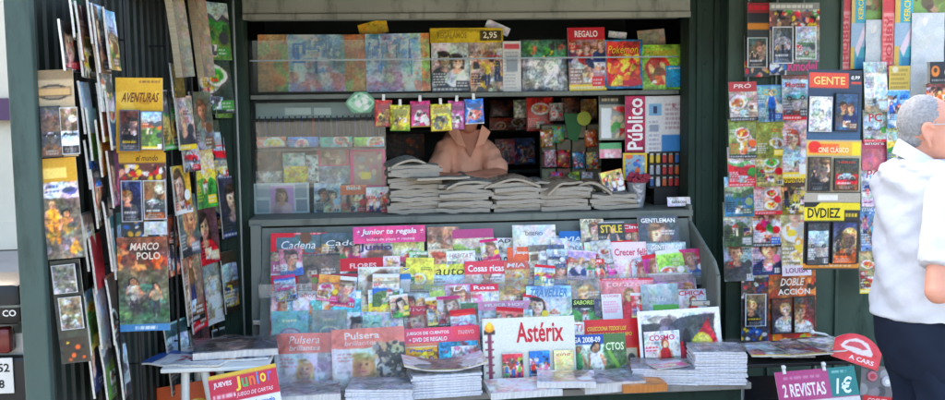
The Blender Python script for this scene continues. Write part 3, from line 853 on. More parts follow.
mb.loft([[Vector((SCX + a * w_, y, z + b * h_)) for a, b in ((-1, -1), (1, -1), (1.1, 0), (.8, 1), (-.8, 1), (-1.1, 0))] for y, w_, z, h_ in
         ((SCY + .12, .12, .58, .08), (SCY + .4, .17, .56, .14), (SCY + .85, .16, .5, .16), (SCY + 1.05, .15, .32, .08), (SCY + 1.35, .16, .32, .07))])
part(mb, 'body', M_SIL, S_, True)
mb = MB(); mb.box((SCX - .14, SCY + .36, .72), (SCX + .14, SCY + .98, .8), bev=.035); part(mb, 'seat', M_DARK, S_, True)
mb = MB(); mb.prism([(SCX - .2, SCY + 1.36, .28), (SCX + .2, SCY + 1.36, .28), (SCX + .17, SCY + 1.5, .95), (SCX - .17, SCY + 1.5, .95)], (0, 0, 0), (0, .05, .02)); part(mb, 'front_shield', M_SIL, S_)
mb = MB(); mb.tube([(SCX - .34, SCY + 1.42, 1.0), (SCX, SCY + 1.5, .98), (SCX + .34, SCY + 1.42, 1.0)], .016); part(mb, 'handlebar', M_DARK, S_, True)
for y in (SCY + .28, SCY + 1.68):
    mb = MB()
    mb.loft([[Vector((SCX + .05 * math.cos(t), y + (.2 + .05 * math.sin(t)) * math.cos(q), .25 + (.2 + .05 * math.sin(t)) * math.sin(q))) for t in [2 * math.pi * k / 8 for k in range(8)]] for q in [2 * math.pi * k / 24 for k in range(25)]], 0, False)
    mb.tube([(SCX - .03, y, .25), (SCX + .03, y, .25)], .17, 18)
    part(mb, 'wheel', M_DARK, S_, True)
mb = MB(); mb.box((SCX - .1, SCY + .06, .3), (SCX + .1, SCY + .13, zl0 - .02), bev=.02); part(mb, 'rear_mudguard', M_DARK, S_)

# ================================================================== MAGAZINES ON THE TIERED DISPLAY
# (x0, top y, x1, paper, picture, title, title colour, band, accents, label, extras)
def row(items, Y, group, step=.009, wrapped=False, **kw):
    for i, it in enumerate(items):
        x0, y0, x1, bg, sj, ti, tc, bd, ac, lab = it[:10]
        ex = dict(kw); ex.update(it[10] if len(it) > 10 else {})
        o = sheet('magazine', lab, 'magazine', x0, y0, x1, Y - step * (i % 4), bg=bg, subj=sj, title=ti, tc=tc, band=bd, acc=ac, group=group, **ex)
        if wrapped and i % 3 == 1: wrap_on(o, .003, 300 + i, .004)


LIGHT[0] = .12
GA = 'magazines standing in the tiered display'
row([
    (271, 233, 327, '#45606a', 'g', 'Cadena', 'w', None, ('r', 'u'), 'dark teal magazine with white title and red corner, topmost beside the grey frame', dict(th=.13, ty=.17, tw=.7, art=lambda w, h, s: cover(w, h, '#45606a', 'g', s, None, ('r', 'u')).rect(0, 0, .42, .07, 'r').rect(0, .06, .1, .26, 'r').ell(.62, .07, .1, .12, 'u'))),
    (321, 233, 360, '#3c5058', 'g', 'Cade', 'w', None, ('u', 's'), 'second dark teal magazine with white title, tucked behind the one with a red corner', dict(th=.13, ty=.2)),
    (353, 238, 405, '#d6cfe0', 'p', 'Junior', '#4a4a78', None, ('v', 'y'), 'pale lilac magazine with violet title under the big pink gift banner', dict(th=.17, ty=.15)),
    (392, 239, 424, '#d4cf8a', 'f', None, 'o', None, ('o', 'l'), 'yellow and green food magazine under the end of the pink gift banner'),
    (427, 227, 460, '#a87a5e', 'x', None, 'w', None, ('u', '#c8b8a0'), 'brown magazine with a pale flower, beside the pink gift banner'),
    (452, 229, 493, '#cfdcc4', 's', None, 'w', '#b0507c', ('j', 'l'), 'pale green magazine with a plum band across its top, below the second newspaper pile', dict(bh=.18)),
    (492, 238, 516, '#e2e2e2', 'h', 'AD', 'd', None, ('s', 'd'), 'slim white magazine with dark two letter title beside the plum banded one', dict(th=.14, tw=.6)),
    (512, 225, 555, '#c6cac6', 'n', 'DISEÑO', '#5a6068', None, ('s', 'a'), 'plain grey white design magazine standing highest in the middle of the display', dict(th=.1, ty=.15, tw=.45)),
    (518, 236, 561, '#dfe4e4', 'n', 'AD', '#5a6a80', None, ('c', 's'), 'white magazine with a bright blue block, in front of the plain grey white one', dict(th=.11, ty=.12, tw=.25, art=lambda w, h, s: Art(w, h, '#dfe4e4', s).rect(.24, .02, .36, .22, '#2a8ab8').lines(.7, .1, .95, .2, 's', 1))),
    (559, 231, 599, '#3f78b4', 's', 'VIAJES', '#cfe0ea', '#2f6cae', ('b', 'a'), 'blue travel magazine with pale title below the fourth newspaper pile', dict(th=.15, ty=.17)),
    (580, 219, 603, '#cdbfa6', 'P', 'ARTE', '#7a6a58', None, ('u', 'e'), 'beige magazine with a man and a small brown title, behind the blue travel one'),
    (597, 222, 624, '#22231f', 'w', 'STYLE', 'y', None, ('d', 'y'), 'black magazine with bright yellow title', dict(th=.26, ty=.2, tw=.9)),
    (619, 224, 643, '#4c4a52', 'c', 'Cine', 'w', '#c03a48', ('r', 'd'), 'dark magazine with a red title band beside the black and yellow one', dict(bh=.28, th=.14)),
    (637, 216, 677, '#3c4248', 'P', 'GENTLEMAN', 'w', None, ('u', 'd'), 'dark grey magazine with thin white title, highest at the side plate of the cabinet', dict(th=.11, ty=.09, tw=.95)),
], 5.08, GA)
# long gift banner on the lilac magazine is a card of its own
sheet('gift_banner', 'bright pink gift banner with white lettering above the lilac magazine', 'banner', 353, 226, 425, 5.035, y1=242, bg='#dc3f7c', subj='n', lean=18, t=.002,
      texts=[('Junior te regala', .5, .36, .8, .42, 'w'), ('bolso de playa + revista', .52, .8, .7, .2, 'f'), ('*', .07, .36, .04, .3, 'w'), ('*', .95, .36, .04, .3, 'w')])

row([
    (271, 261, 304, '#a06a78', 's', 'HISTORIA', 'w', '#b0708c', ('u', 'a'), 'history magazine with white title on a dull pink band, under the topmost teal one', dict(th=.17, ty=.16, tw=.95, bh=.3)),
    (298, 254, 340, '#54463c', 'c', None, 'w', None, ('k', 'w'), 'brown magazine with two dark figures, beside the history magazine'),
    (338, 258, 388, '#dcdcd4', 'p', 'FLORES', '#f0c8c8', '#b8222e', ('r', 'g'), 'white magazine with a red band across its top, below the lilac one', dict(bh=.2, th=.1, ty=.12, tw=.6)),
    (383, 256, 400, '#e9b4c4', 'p', 'Tú', 'w', None, ('m', 'w'), 'narrow pink magazine with white title next to the red banded one', dict(th=.2)),
    (396, 257, 414, '#e2d0cc', 'g', None, 'w', '#d0607a', ('r', 'w'), 'narrow cream magazine with a row of faces and a pink band'),
    (409, 251, 436, '#cfe0bc', 'p', 'Clara', '#5a9a48', None, ('g', 'w'), 'pale green magazine with green title and a smiling woman', dict(th=.2, ty=.17)),
    (428, 249, 453, '#b8a88c', 'p', None, 'w', None, ('g', 'e'), 'tan magazine filled by a dark haired face, between the pale green and the white ones'),
    (446, 251, 475, '#dfdcd8', 'h', 'HABITAT', '#a86a78', None, ('s', 'n'), 'white home magazine with mauve title', dict(th=.14, ty=.13)),
    (469, 253, 511, '#e4e4e4', 'h', 'CASA ESTILO', '#2c3440', None, ('d', 's'), 'white home magazine with wide black title in the middle of the display', dict(th=.18, ty=.15, tw=.95)),
    (507, 247, 534, '#d6562c', 'n', 'Tiempo', 'w', None, ('o', 'u'), 'plain bright orange red magazine with white title', dict(th=.14, ty=.17, tw=.6)),
    (528, 245, 551, '#6a6458', 'h', None, 'w', None, ('u', 's'), 'dark brown house magazine without visible title, beside the orange red one'),
    (546, 245, 564, '#4a5470', 'k', '1', 'w', None, ('n', 'w'), 'navy car magazine with a big white numeral', dict(th=.26, tw=.2, ty=.3)),
    (559, 243, 589, '#e2e2e0', 's', 'COSAS', '#8a8a96', None, ('a', 'j'), 'white magazine with pale grey title below the blue travel one', dict(th=.17, ty=.15)),
    (584, 242, 612, '#bfd8b0', 'f', None, 'w', None, ('l', 'j'), 'light green magazine with leafy picture'),
    (608, 242, 653, '#eac4ca', 'w', 'Crecer feliz', '#c4405c', '#f0dadc', ('p', 'w'), 'pale pink magazine with handwritten red title', dict(th=.16, ty=.17, bh=.3)),
    (646, 241, 685, '#8fa2ae', 'P', 'GENTLEMAN', 'w', None, ('d', 'a'), 'blue grey magazine with thin white title and a suited man, against the side plate', dict(th=.11, ty=.12, tw=.9)),
], 5.02, GA)

row([
    (271, 275, 317, '#d8cfc8', 'p', 'REVISTA +', '#f0d0d0', '#b81c2c', ('r', 'w'), 'magazine with a scarlet offer band at the end by the grey frame', dict(bh=.32, th=.1, ty=.2, tw=.7)),
    (312, 274, 361, '#d4c8c4', 'p', 'RESERVA', '#f0d0d0', '#bb1e2e', ('r', 'w'), 'magazine with a scarlet offer band and two green dots', dict(bh=.32, th=.1, ty=.2, tw=.6, art=lambda w, h, s: cover(w, h, '#d4c8c4', 'p', s, '#bb1e2e', ('r', 'w'), bh=.32).ell(.06, .1, .075, .075, '#8aa850').ell(.3, .1, .075, .075, '#8aa850'))),
    (358, 267, 403, '#ece2cc', 'p', None, 'w', None, ('y', 'w'), 'cream baby magazine with golden hair and no visible title'),
    (400, 267, 419, '#e0c878', 'n', 'ya', 'b', None, ('b', 'y'), 'yellow magazine with blue stripe', dict(th=.12, art=lambda w, h, s: cover(w, h, '#e0c070', 'n', s).rect(0, .28, 1, .5, '#3a74b0').rect(0, .5, 1, 1, '#e0e0e4'))),
    (416, 267, 434, '#d8b4bc', 'p', 'SIN', '#8a5a78', None, ('p', 's'), 'dusky pink magazine next to the yellow and blue striped one', dict(th=.16)),
    (430, 264, 470, '#dcd44c', 'k', 'auto', '#3a3a30', None, ('m', 'w'), 'yellow car magazine with a magenta car', dict(th=.16, ty=.15, tw=.8)),
    (464, 261, 507, '#e8ccd0', 'w', 'Cosas ricas', 'w', '#cf4a58', ('r', 'd'), 'magazine with white title on a coral red band and a dark curve below', dict(bh=.24, th=.16, ty=.13, tw=.95)),
    (504, 262, 528, '#e8a860', 'f', 'MIA', 'w', '#d86850', ('o', 'y'), 'orange food magazine with white title on a coral band', dict(bh=.25, th=.16)),
    (525, 261, 553, '#dce0e2', 'p', 'INSTYLE', '#3a5a78', None, ('r', 's'), 'white fashion magazine with steel blue title', dict(th=.15, ty=.14, tw=.9)),
    (549, 260, 570, '#e8bcc4', 'p', 'vivir', 'w', '#d46a88', ('p', 'w'), 'rose pink magazine with white title on a darker band', dict(th=.13)),
    (566, 259, 587, '#e6dcd8', 'g', 'rumores', 'w', '#c22c3a', ('r', 'y'), 'gossip magazine with a deep red band and many small heads', dict(th=.12)),
    (584, 259, 604, '#e0a080', 'b', 'QUE', 'w', '#cc3a30', ('o', 'r'), 'orange gossip magazine with white title on red', dict(th=.14)),
    (599, 258, 635, '#dcb8c8', 'b', None, 'w', None, ('p', 'v'), 'pink and violet collage magazine without visible title'),
    (631, 258, 660, '#e4e6ea', 'p', 'Semana', '#b83a48', None, ('b', 'r'), 'white weekly with red title and blue foot', dict(th=.16, ty=.14)),
    (655, 256, 693, '#e6dcd8', 'c', 'Pronto', '#b83848', None, ('d', 'u'), 'white weekly with two dark haired heads, last before the side plate', dict(th=.17, ty=.13)),
], 4.975, GA, wrapped=True)

GD = 'magazines standing below the clear rail'
row([
    (272, 291, 297, '#dca8b4', 'p', 'Mi bebé', 'w', None, ('p', 'a'), 'pink magazine directly under the clear rail by the grey frame', dict(th=.12)),
    (293, 291, 326, '#e6d4d8', 'f', 'Labores', '#b8506c', None, ('p', 'w'), 'white craft magazine with raspberry title under the scarlet offer band', dict(th=.13)),
    (322, 291, 361, '#e4d6da', 'f', 'Labores', '#b8506c', None, ('p', 'c'), 'second craft magazine with raspberry title, nearer the middle', dict(th=.13)),
    (368, 289, 403, '#7fbcb8', 's', 'Cocina', 'w', None, ('y', 'g'), 'sea green cookery magazine with yellow foot', dict(th=.14)),
    (399, 287, 432, '#a4b0bc', 'c', 'época', 'w', None, ('d', 'w'), 'grey blue magazine with two people in the middle of the cabinet', dict(th=.13)),
    (429, 286, 450, '#c8dc70', 'n', 'eco', 'w', None, ('l', 'w'), 'plain lime green magazine', dict(th=.16)),
    (445, 284, 476, '#a890a4', 'p', 'LA', 'w', None, ('m', 'r'), 'mauve magazine with a woman in magenta', dict(th=.16, tw=.5)),
    (470, 284, 498, '#dc8088', 'h', 'Rosa', 'w', '#cc3a50', ('p', 'r'), 'salmon magazine with crimson band, beside the woman in magenta', dict(th=.14)),
    (494, 282, 533, '#ddb0bc', 'p', 'AMIGA', '#c83a78', None, ('p', 'y'), 'pale pink magazine with a golden haired woman and pink title', dict(ty=.42, th=.16)),
    (528, 280, 571, '#7c98b8', 's', None, 'w', None, ('b', 'w'), 'steel blue mountain magazine behind the large pale travel magazine'),
    (570, 280, 603, '#8a8078', 'p', None, 'w', None, ('d', 'u'), 'grey brown magazine with a dark haired woman, above the black and green one'),
    (600, 278, 653, '#dc7c84', 'w', 'corazón', '#f0c8c8', None, ('r', 'p'), 'wide salmon pink magazine lying along the rail', dict(th=.1)),
    (648, 273, 692, '#9a7090', 'g', None, 'w', None, ('v', 'm'), 'violet magazine with a row of dark haired girls beside the side plate'),
], 4.915, GD)
row([
    (287, 299, 313, '#7ab4b4', 'x', None, 'w', None, ('t', 'a'), 'small teal booklet above the teal book with an oval'),
    (309, 300, 336, '#6ab0ac', 'x', None, 'w', None, ('t', 'o'), 'small teal and orange booklet above the olive grey book'),
    (333, 299, 361, '#58a8b8', 'x', None, 'w', None, ('c', 'b'), 'small turquoise booklet above the book with dark hair'),
], 4.895, 'small booklets above the books', ar=.9)
row([
    (272, 311, 309, '#5e9494', 'o', None, 'w', None, ('#6a5a68', '#8a9098'), 'teal hardback with an oval emblem at the end by the frame', dict(t=.02)),
    (312, 310, 347, '#8a968c', 'o', None, 'w', None, ('#d8d0a8', '#7a7a80'), 'olive grey hardback with a cream emblem', dict(t=.02)),
    (345, 312, 377, '#b8c4cc', 'p', None, 'w', None, ('d', 'a'), 'pale blue magazine with a dark haired woman beside the olive grey hardback'),
    (374, 312, 403, '#b4b4bc', 'h', None, 'w', None, ('s', 'a'), 'pale grey house magazine above the crumpled silver bag'),
    (400, 306, 433, '#d4c8c0', 'p', 'diva', '#e8b8bc', '#c02c3c', ('r', 'w'), 'magazine with a pale face under a red title band', dict(bh=.2, th=.1)),
    (430, 302, 466, '#4a7a44', 'c', 'boda', 'w', '#c8dcd8', ('w', 'w'), 'green magazine with a bridal couple', dict(th=.1, bh=.15)),
    (457, 303, 484, '#486a44', 'c', None, 'w', None, ('w', 'w'), 'second green bridal magazine half hidden behind the first'),
    (478, 301, 531, '#a8c0c8', 'k', 'MUJER HOY', 'w', '#d898b4', ('t', 'c'), 'sea blue car magazine under a pale pink band', dict(th=.08, bh=.16, ar=1.1)),
    (526, 286, 571, '#c4d4d8', 's', 'TRAVELLER', '#4a80b0', None, ('j', 'a'), 'large pale blue travel magazine with tall blue title', dict(th=.18, ty=.12, tw=.94, ar=1.2)),
    (570, 299, 598, '#2a3a30', 's', 'SABORES', '#c8e070', '#1c2420', ('g', 'k'), 'black and green magazine behind the football board', dict(th=.13, bh=.25)),
    (594, 299, 607, '#3a3450', 'P', None, 'w', None, ('y', 'n'), 'narrow navy magazine with a golden face'),
    (601, 294, 621, '#e4e0e0', 'n', 'CUORE', '#c8304a', None, ('r', 'p'), 'white gossip magazine with red title and text only', dict(th=.1, art=lambda w, h, s: Art(w, h, '#e6e2e2', s).lines(.1, .25, .9, .7, 'p', 5))),
    (617, 294, 643, '#c8a898', 'g', 'LOVE', '#c83850', None, ('r', 'u'), 'magazine with a group of young women and red title', dict(th=.12)),
    (640, 284, 677, '#b8d0c0', 'n', 'bio', 'w', None, ('g', 'l'), 'pale magazine with a bright green square', dict(th=.12, ty=.3, tw=.4, art=lambda w, h, s: cover(w, h, '#bcd0c4', 'n', s).rect(.3, .42, .97, .8, '#5cb83c').rect(.3, .7, .97, .8, '#3f9a58').lines(.4, .5, .9, .66, 'k', 2).blot(['a', 'j', 's'], 10, .05, .1, 0, .4, .3, 1))),
    (674, 289, 708, '#e4dcdc', 'w', 'CHICA', '#c83850', None, ('r', 'w'), 'white magazine with a blonde woman in red, last below the rail', dict(th=.12)),
], 4.865, GD, lean=16, wrapped=True)


LIGHT[0] = .0
# ================================================================== PROMO BOARDS IN FRONT
def pulsera(w, h, s, top='#e48a7c'):
    A = Art(w, h, '#d8d0d0', s).rect(0, 0, 1, .3, top).rect(.06, .3, .74, .98, '#ececf0')
    A.rect(.3, .34, .74, .98, '#dfe4ea').bust(.53, .53, .12, '#dcae90', '#d8b878', '#e8ccc4', True)
    A.rect(.74, .3, 1, .98, '#b4b4ba').blot(['s', 'w'], 22, .03, .08, .74, .3, 1, 1)
    return A.photo(.03, .1, .3).lines(.1, .36, .4, .52, '#e0a0a8', 3)


def pulsera2(w, h, s):
    A = Art(w, h, '#d8d0d0', s).rect(0, 0, 1, .24, '#e48a7c').rect(.03, .24, .6, .97, '#eeeef2')
    A.rect(.6, .2, 1, .72, '#4a484c').blot(['d', 's', 'w', '#6a6a70', 'e'], 120, .01, .04, .55, .18, 1, .72)
    A.bust(.42, .46, .13, '#d8a888', '#c8a468', '#d8b09c', True).poly([(.3, .97), (.46, .7), (.6, .78), (.56, .97)], '#cf9c80')
    return A.photo(.03, .1, .24).lines(.08, .3, .35, .42, '#d88890', 3)


GB = None
b1 = sheet('gift_pack', 'plastic wrapped gift pack with blonde woman, by the stool of wrapped magazines', 'gift pack', 275, 333, 333, 4.64, y1=396, lean=14, art=pulsera, t=.018, crump=.002,
           texts=[('Pulsera', .52, .1, .55, .11, '#f4e4dc'), ('brillantes', .52, .22, .55, .08, '#f0d4cc')])
wrap_on(b1, .015, 3, .012)
b2 = sheet('gift_pack', 'larger plastic wrapped gift pack with crumpled dark bag, in front of the tiered display', 'gift pack', 331, 328, 404, 4.6, y1=402, lean=14, art=pulsera2, t=.018, crump=.003, roll=-2,
           texts=[('Pulsera', .42, .09, .5, .09, '#f4e4dc'), ('brillantes', .4, .18, .45, .06, '#f0d4cc')])
wrap_on(b2, .02, 9, .014)

b3 = sheet('comic_pack', 'pink topped card holding two comics, beside the white board with red lettering', 'comic pack', 402, 327, 479, 4.66, y1=384, lean=12, bg='#e08a70', subj='n', t=.004, roll=-1.5,
           art=lambda w, h, s: Art(w, h, '#dc8a68', s).rect(0, 0, 1, .25, '#d8506c').rect(.66, .0, 1, .2, '#dc4a5a'),
           texts=[('JUEGOS DE CUENTOS', .33, .09, .58, .075, 'w'), ('+ DVD DE REGALO', .33, .19, .52, .07, 'w'), ('nuevo', .83, .1, .22, .07, '#eca0a4')])
case_on(b3, .03, .3, .44, .9, '#e0a040', 'b', 'Pepo', '#2a68b0', ('y', 'b'), 'comic', None, .008, 'orange comic')
c3 = case_on(b3, .46, .25, .97, .92, '#48b0d0', 'x', None, 'w', ('c', '#b06a80'), 'comic', None, .008, 'turquoise comic')
case_on(b3, .62, .33, 1.0, .86, '#d8dce0', 'x', None, 'w', ('s', '#b8707c'), 'picture_card', None, .014, 'grey white card')

def asterix(w, h, s):
    A = Art(w, h, '#dcdcce', s)
    A.rect(0, 0, .02, 1, '#c8c8bc').rect(.055, .2, .1, .96, '#7c3a52').rect(.02, .16, .14, .22, '#3a2c2c').ell(.08, .13, .05, .045, '#e89a30').ell(.08, .1, .03, .04, '#f0c850')
    for k in range(6): A.rect(.03, .3 + .1 * k, .125, .325 + .1 * k, '#7c3a52')
    return A
b4 = sheet('promo_board', 'large cream promotional board with jagged red title and three film cases', 'promo board', 482, 317, 574, 4.58, y1=389, lean=10, art=asterix, t=.005, bow=0, crump=.0003,
           texts=[('Astérix', .62, .2, .54, .27, '#c01f34')])
case_on(b4, .2, .46, .42, .93, '#c8404c', 'b', None, 'w', ('#7a9a48', 'b'), label='red film case', frame=None)
case_on(b4, .49, .45, .71, .92, '#2f70b4', 'b', None, 'y', ('r', 'p'), label='blue and yellow film case', frame=None).data
case_on(b4, .755, .45, .965, .9, '#e8d8a0', 'n', 'cine', '#b84a40', ('y', 'u'), label='cream film case', frame=None)

b5b = sheet('promo_board', 'red promotional board with yellow lettering and a small cream picture, behind the football album', 'promo board', 583, 319, 641, 4.68, y1=386, lean=10, t=.004,
            art=lambda w, h, s: Art(w, h, '#c02a30', s).poly([(0, 0), (.75, 0), (1, .3), (1, 1), (0, 1)], '#c23034').rect(.62, .38, .98, .74, '#c8402c').rect(.7, .42, .9, .7, '#d8d0b0').ell(.8, .55, .06, .07, 'd').rect(.6, .76, 1, 1, '#d08050'),
            texts=[('COLECCIONA TODOS LOS', .4, .13, .7, .06, 'y'), ('CROMOS DE TU EQUIPO', .45, .22, .8, .06, 'y')])
b5 = sheet('football_album', 'football sticker album with blue title band and players on a pitch', 'album', 566, 334, 625, 4.6, y1=384, lean=10, t=.01,
           art=lambda w, h, s: Art(w, h, '#c8d4c0', s).rect(0, .18, 1, 1, '#b8ccb0').rect(0, 0, .62, .19, '#2b4a94').rect(.62, 0, 1, 1, '#4a6a3c').figure(.2, .3, .055, '#b88868', 'u', '#4a9a5c', 'w').figure(.5, .24, .07, '#a87858', 'k', 'w', 'd').photo(.06, .5, .2).ell(.42, .85, .06, .06, 'w').rect(.68, .78, .78, .93, 'w').rect(.84, .72, .93, .92, '#d8c870').poly([(.72, .3), (.95, .75), (.9, .8), (.68, .35)], '#7aa84c').rect(0, .94, .62, 1, '#3a5aa0'),
           texts=[('LIGA 2008-09', .31, .1, .55, .11, 'w'), ('CTOS', .81, .24, .32, .17, '#dce8c0')])
sheet('cartoon_card', 'small white card with red letters perched over the football album', 'card', 566, 322, 584, 4.63, y1=336, lean=8, t=.003, bg='#e2dede', subj='n', texts=[('XTI', .5, .4, .8, .5, '#c84a58')])

def sport(w, h, s):
    A = Art(w, h, '#eaeaec', s).poly([(.04, .18), (.93, .06), (.97, .97), (.04, .97)], '#4a4a54')
    A.blot(['#5a5a64', '#3a3a44', '#6c6470', '#84848c'], 30, .04, .12, .06, .2, .95, .95)
    A.poly([(.55, .95), (.62, .5), (.86, .12), (.95, .4), (.95, .95)], '#a42c3c').poly([(.45, .4), (.6, .35), (.55, .95), (.42, .95)], '#b43a48')
    A.ell(.76, .46, .13, .13, '#d8b83c').ell(.76, .44, .1, .09, '#e8d468').ell(.8, .52, .08, .07, '#8a5a2c').ell(.58, .4, .05, .16, '#24242c')
    A.ell(.3, .12, .16, .05, '#a8a0a0').ell(.34, .15, .07, .05, '#5a5458').photo(.05, .4)
    return A.rect(0, 0, 1, .06, '#eaeaec').rect(.97, 0, 1, 1, '#eaeaec').rect(0, 0, .04, 1, '#eaeaec')
b6 = sheet('promo_board', 'large white framed promotional board with a golden globe, beside the side plate', 'promo board', 637, 309, 719, 4.62, y1=384, lean=10, t=.005, art=sport, bow=0, roll=-2.2)
case_on(b6, .05, .26, .48, .96, '#e6e2e4', 'w', 'COSMO', '#c83050', ('r', 'r'), 'magazine_sample', None, .008, 'white magazine with a blonde woman in red')

# ---- piles lying on the bottom shelf
def lying(name, label, cat, cx, cy, Y, w, d, t, z, yaw, bg, subj, acc, title=None, tc='w', group=None, me=None, material=None, edge='#c8c6c2', crump=.0012, band=None, puff=0):
    _SEED[0] += 1; sd = _SEED[0]
    if me is None:
        A = cover(w, d, bg, subj, sd, band, acc, .006)
        me = card_mesh(name, w, d, t, A, [(title, .5, .12, .8, .12, tc)] if title else [], 0, puff, 0, crump, sd, edge, material)
    o = link(name, me)
    x = at(cx, cy, Y).x
    Rm = Matrix.Rotation(R(yaw), 3, 'Z') @ Matrix.Rotation(R(-90), 3, 'X')
    o.matrix_world = Matrix.Translation(Vector((x, Y, z)) - Rm @ Vector((0, 0, d / 2))) @ Rm.to_4x4()
    o_size[o.name] = (w, d, t)
    return tag(o, label, cat, group)

ORD = ['top', 'second', 'third', 'fourth', 'fifth', 'sixth', 'seventh', 'eighth', 'ninth', 'tenth', 'eleventh', 'twelfth', 'thirteenth', 'fourteenth', 'fifteenth', 'sixteenth']

def pile(name, cat, where, n, cx, cy, Y, w, d, t, yaw, arts, z=zb_ + .001, group=None, jit=.006, material=None, edge='#c8cad0', crump=.0006, yj=2.0):
    meshes = [None] * len(arts); rr = random.Random(int(cx * 7 + Y * 100)); objs = []
    for k in range(n):
        top = (k == n - 1)
        i = 0 if top else 1 + k % max(1, len(arts) - 1) if len(arts) > 1 else 0
        bg, sj, ac = arts[i][:3]
        ti = arts[i][3] if len(arts[i]) > 3 else None
        lab = ('topmost ' if top else ORD[n - 1 - k] + ' ') + cat + ('' if top else ' from the top') + ' ' + where
        o = lying(name, lab, cat, cx, cy, Y, w, d, t * .86, z + t * k, yaw + rr.uniform(-yj, yj), bg, sj, ac, ti, 'w', group or ('pile ' + where), meshes[i], material, edge, crump)
        meshes[i] = o.data
        o.location.x += rr.uniform(-jit, jit); o.location.y += rr.uniform(-jit, jit)
        objs.append(o)
    return z + t * n, objs

GX = 'slanted booklets tucked between the rows'
rq = random.Random(12)
EXTRA = [('rose', '#e8889c', 'p'), ('lemon', '#ecd850', 'f'), ('sky blue', '#8cc4ec', 's'), ('crimson', '#c8283c', 'b'), ('mint', '#a4dcc0', 'f'), ('white', '#ececec', 'p'), ('lilac', '#c4a8dc', 'g'), ('tangerine', '#ec8438', 'f'),
         ('ivory', '#ece4cc', 'p'), ('turquoise', '#48bcc0', 's'), ('fuchsia', '#d8348c', 'g'), ('apple green', '#94cc48', 'f'), ('cobalt', '#2c58b4', 'k'), ('peach', '#f0bc9c', 'p'), ('scarlet', '#d82c24', 'k'), ('pearl grey', '#c8ccd0', 'h'),
         ('cherry', '#b82044', 'p'), ('powder blue', '#b8d4e8', 'p'), ('mustard', '#c89c2c', 'b'), ('coral', '#ec7868', 'g'), ('cream', '#f0e8d4', 'f'), ('magenta', '#c42c84', 'p'), ('aqua', '#7cd0d4', 's'), ('blush pink', '#f0c8d0', 'p')]
SLOT = [(5.012, 242, 'top'), (4.966, 256, 'second'), (4.92, 270, 'third'), (4.858, 295, 'fourth'), (4.808, 311, 'fifth')]
xs_ = [290, 420, 545, 640, 372, 488, 582, 330, 448, 520, 618, 668, 284, 398, 462, 560, 690, 345, 436, 510, 600, 655, 386, 536]
for k, (cn, cc_, sj) in enumerate(EXTRA):
    Y_, yt, rn = SLOT[k % 5]
    hw_ = rq.uniform(9, 14)
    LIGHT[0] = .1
    o = sheet('booklet', 'slanted %s booklet tucked into the %s row of the tiered display' % (cn, rn), 'booklet', xs_[k] - hw_, yt - (xs_[k] - 480) * .03 + rq.uniform(-3, 3), xs_[k] + hw_, Y_ - .004, ar=1.25, bg=cc_, subj=sj, acc=rq.choice([('r', 'w'), ('m', 'y'), ('b', 'w'), ('g', 'y')]),
              lean=21, roll=rq.uniform(-7, 7), t=.004, group=GX, band=rq.choice([None, 'w', 'r', 'm', None]), bh=.13)
    if k % 4 == 0: wrap_on(o, .003, 400 + k, .004)
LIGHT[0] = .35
zt1, o1 = pile('magazine', 'magazine', 'in the low pile with a lime cover', 8, 664, 374, 4.47, .3, .21, .009, -12, [('#d8d4d8', 'x', ('#c0bcc4', '#e0c8d0')), ('#d8d4d8', 'x', ('#c0c0c8', 'w'))])
tp = lying('magazine', 'lime green and pink leaflet magazine on the low pile by the white framed board', 'magazine', 668, 374, 4.42, .17, .11, .005, zt1 + .004, 14, '#a8c060', 's', ('l', 'm'))
wrap = wrap_on(o1[-1], .01, 21, .006)
zt2, o2 = pile('magazine', 'magazine', 'in the tall silver pile on the bottom shelf', 14, 716, 384, 4.42, .235, .19, .011, -6, [('#d0ccd0', 'x', ('#b8b8c0', '#d8c0c0')), ('#d4d4da', 'x', ('s', 'w')), ('#b8c0d0', 'x', ('a', 's'))], jit=.004)
wrap_on(o2[-1], .012, 22, .008)
zt3, o3 = pile('magazine', 'magazine', 'in the grey pile below the two comics', 9, 444, 386, 4.4, .31, .2, .0115, 4, [('#cdc4cc', 'x', ('f', 's')), ('#c4c6cc', 'x', ('s', 'w'))], jit=.004)
# curled wrapped magazine on that pile
o = lying('magazine', 'wrapped magazine curling up at its edges on the grey pile below the comics', 'magazine', 444, 378, 4.41, .37, .21, .006, zt3 + .012, 3, '#c8b8c0', 'p', ('m', 'p'))
for v_ in o.data.vertices: v_.co.y -= .9 * v_.co.x ** 2
wrap_on(o, .012, 31, .008)
zt4, o4 = pile('magazine', 'magazine', 'in the pale pile in front of the larger gift pack', 6, 382, 392, 4.33, .29, .2, .0115, -8, [('#dcd8e0', 'x', ('#c4c4cc', 'a')), ('#d0d0d8', 'x', ('s', 'w'))], jit=.004)
wrap_on(o4[-1], .012, 41, .008)
lying('magazine', 'reddish brown magazine lying flat in front of the cream board', 'magazine', 522, 395, 4.36, .32, .22, .03, zb_ + .001, 4, '#d4b8b8', 'x', ('#d09898', 'w'), None)
lying('magazine', 'rosy magazine lying flat beside the reddish brown one', 'magazine', 566, 394, 4.37, .26, .22, .022, zb_ + .034, -9, '#dcc0c4', 'p', ('p', 'w'))
o = lying('magazine', 'grey wrapped magazine lying flat below the football album', 'magazine', 608, 390, 4.39, .28, .22, .045, zb_ + .001, 5, '#c4c8cc', 'x', ('s', 'w'))
wrap_on(o, .015, 51, .012)
o = lying('magazine', 'pale wrapped magazine lying flat below the blonde gift pack', 'magazine', 306, 396, 4.36, .3, .2, .045, zb_ + .001, 4, '#d8d0d4', 'x', ('#c4bcc4', 'f'))
wrap_on(o, .012, 61, .01)

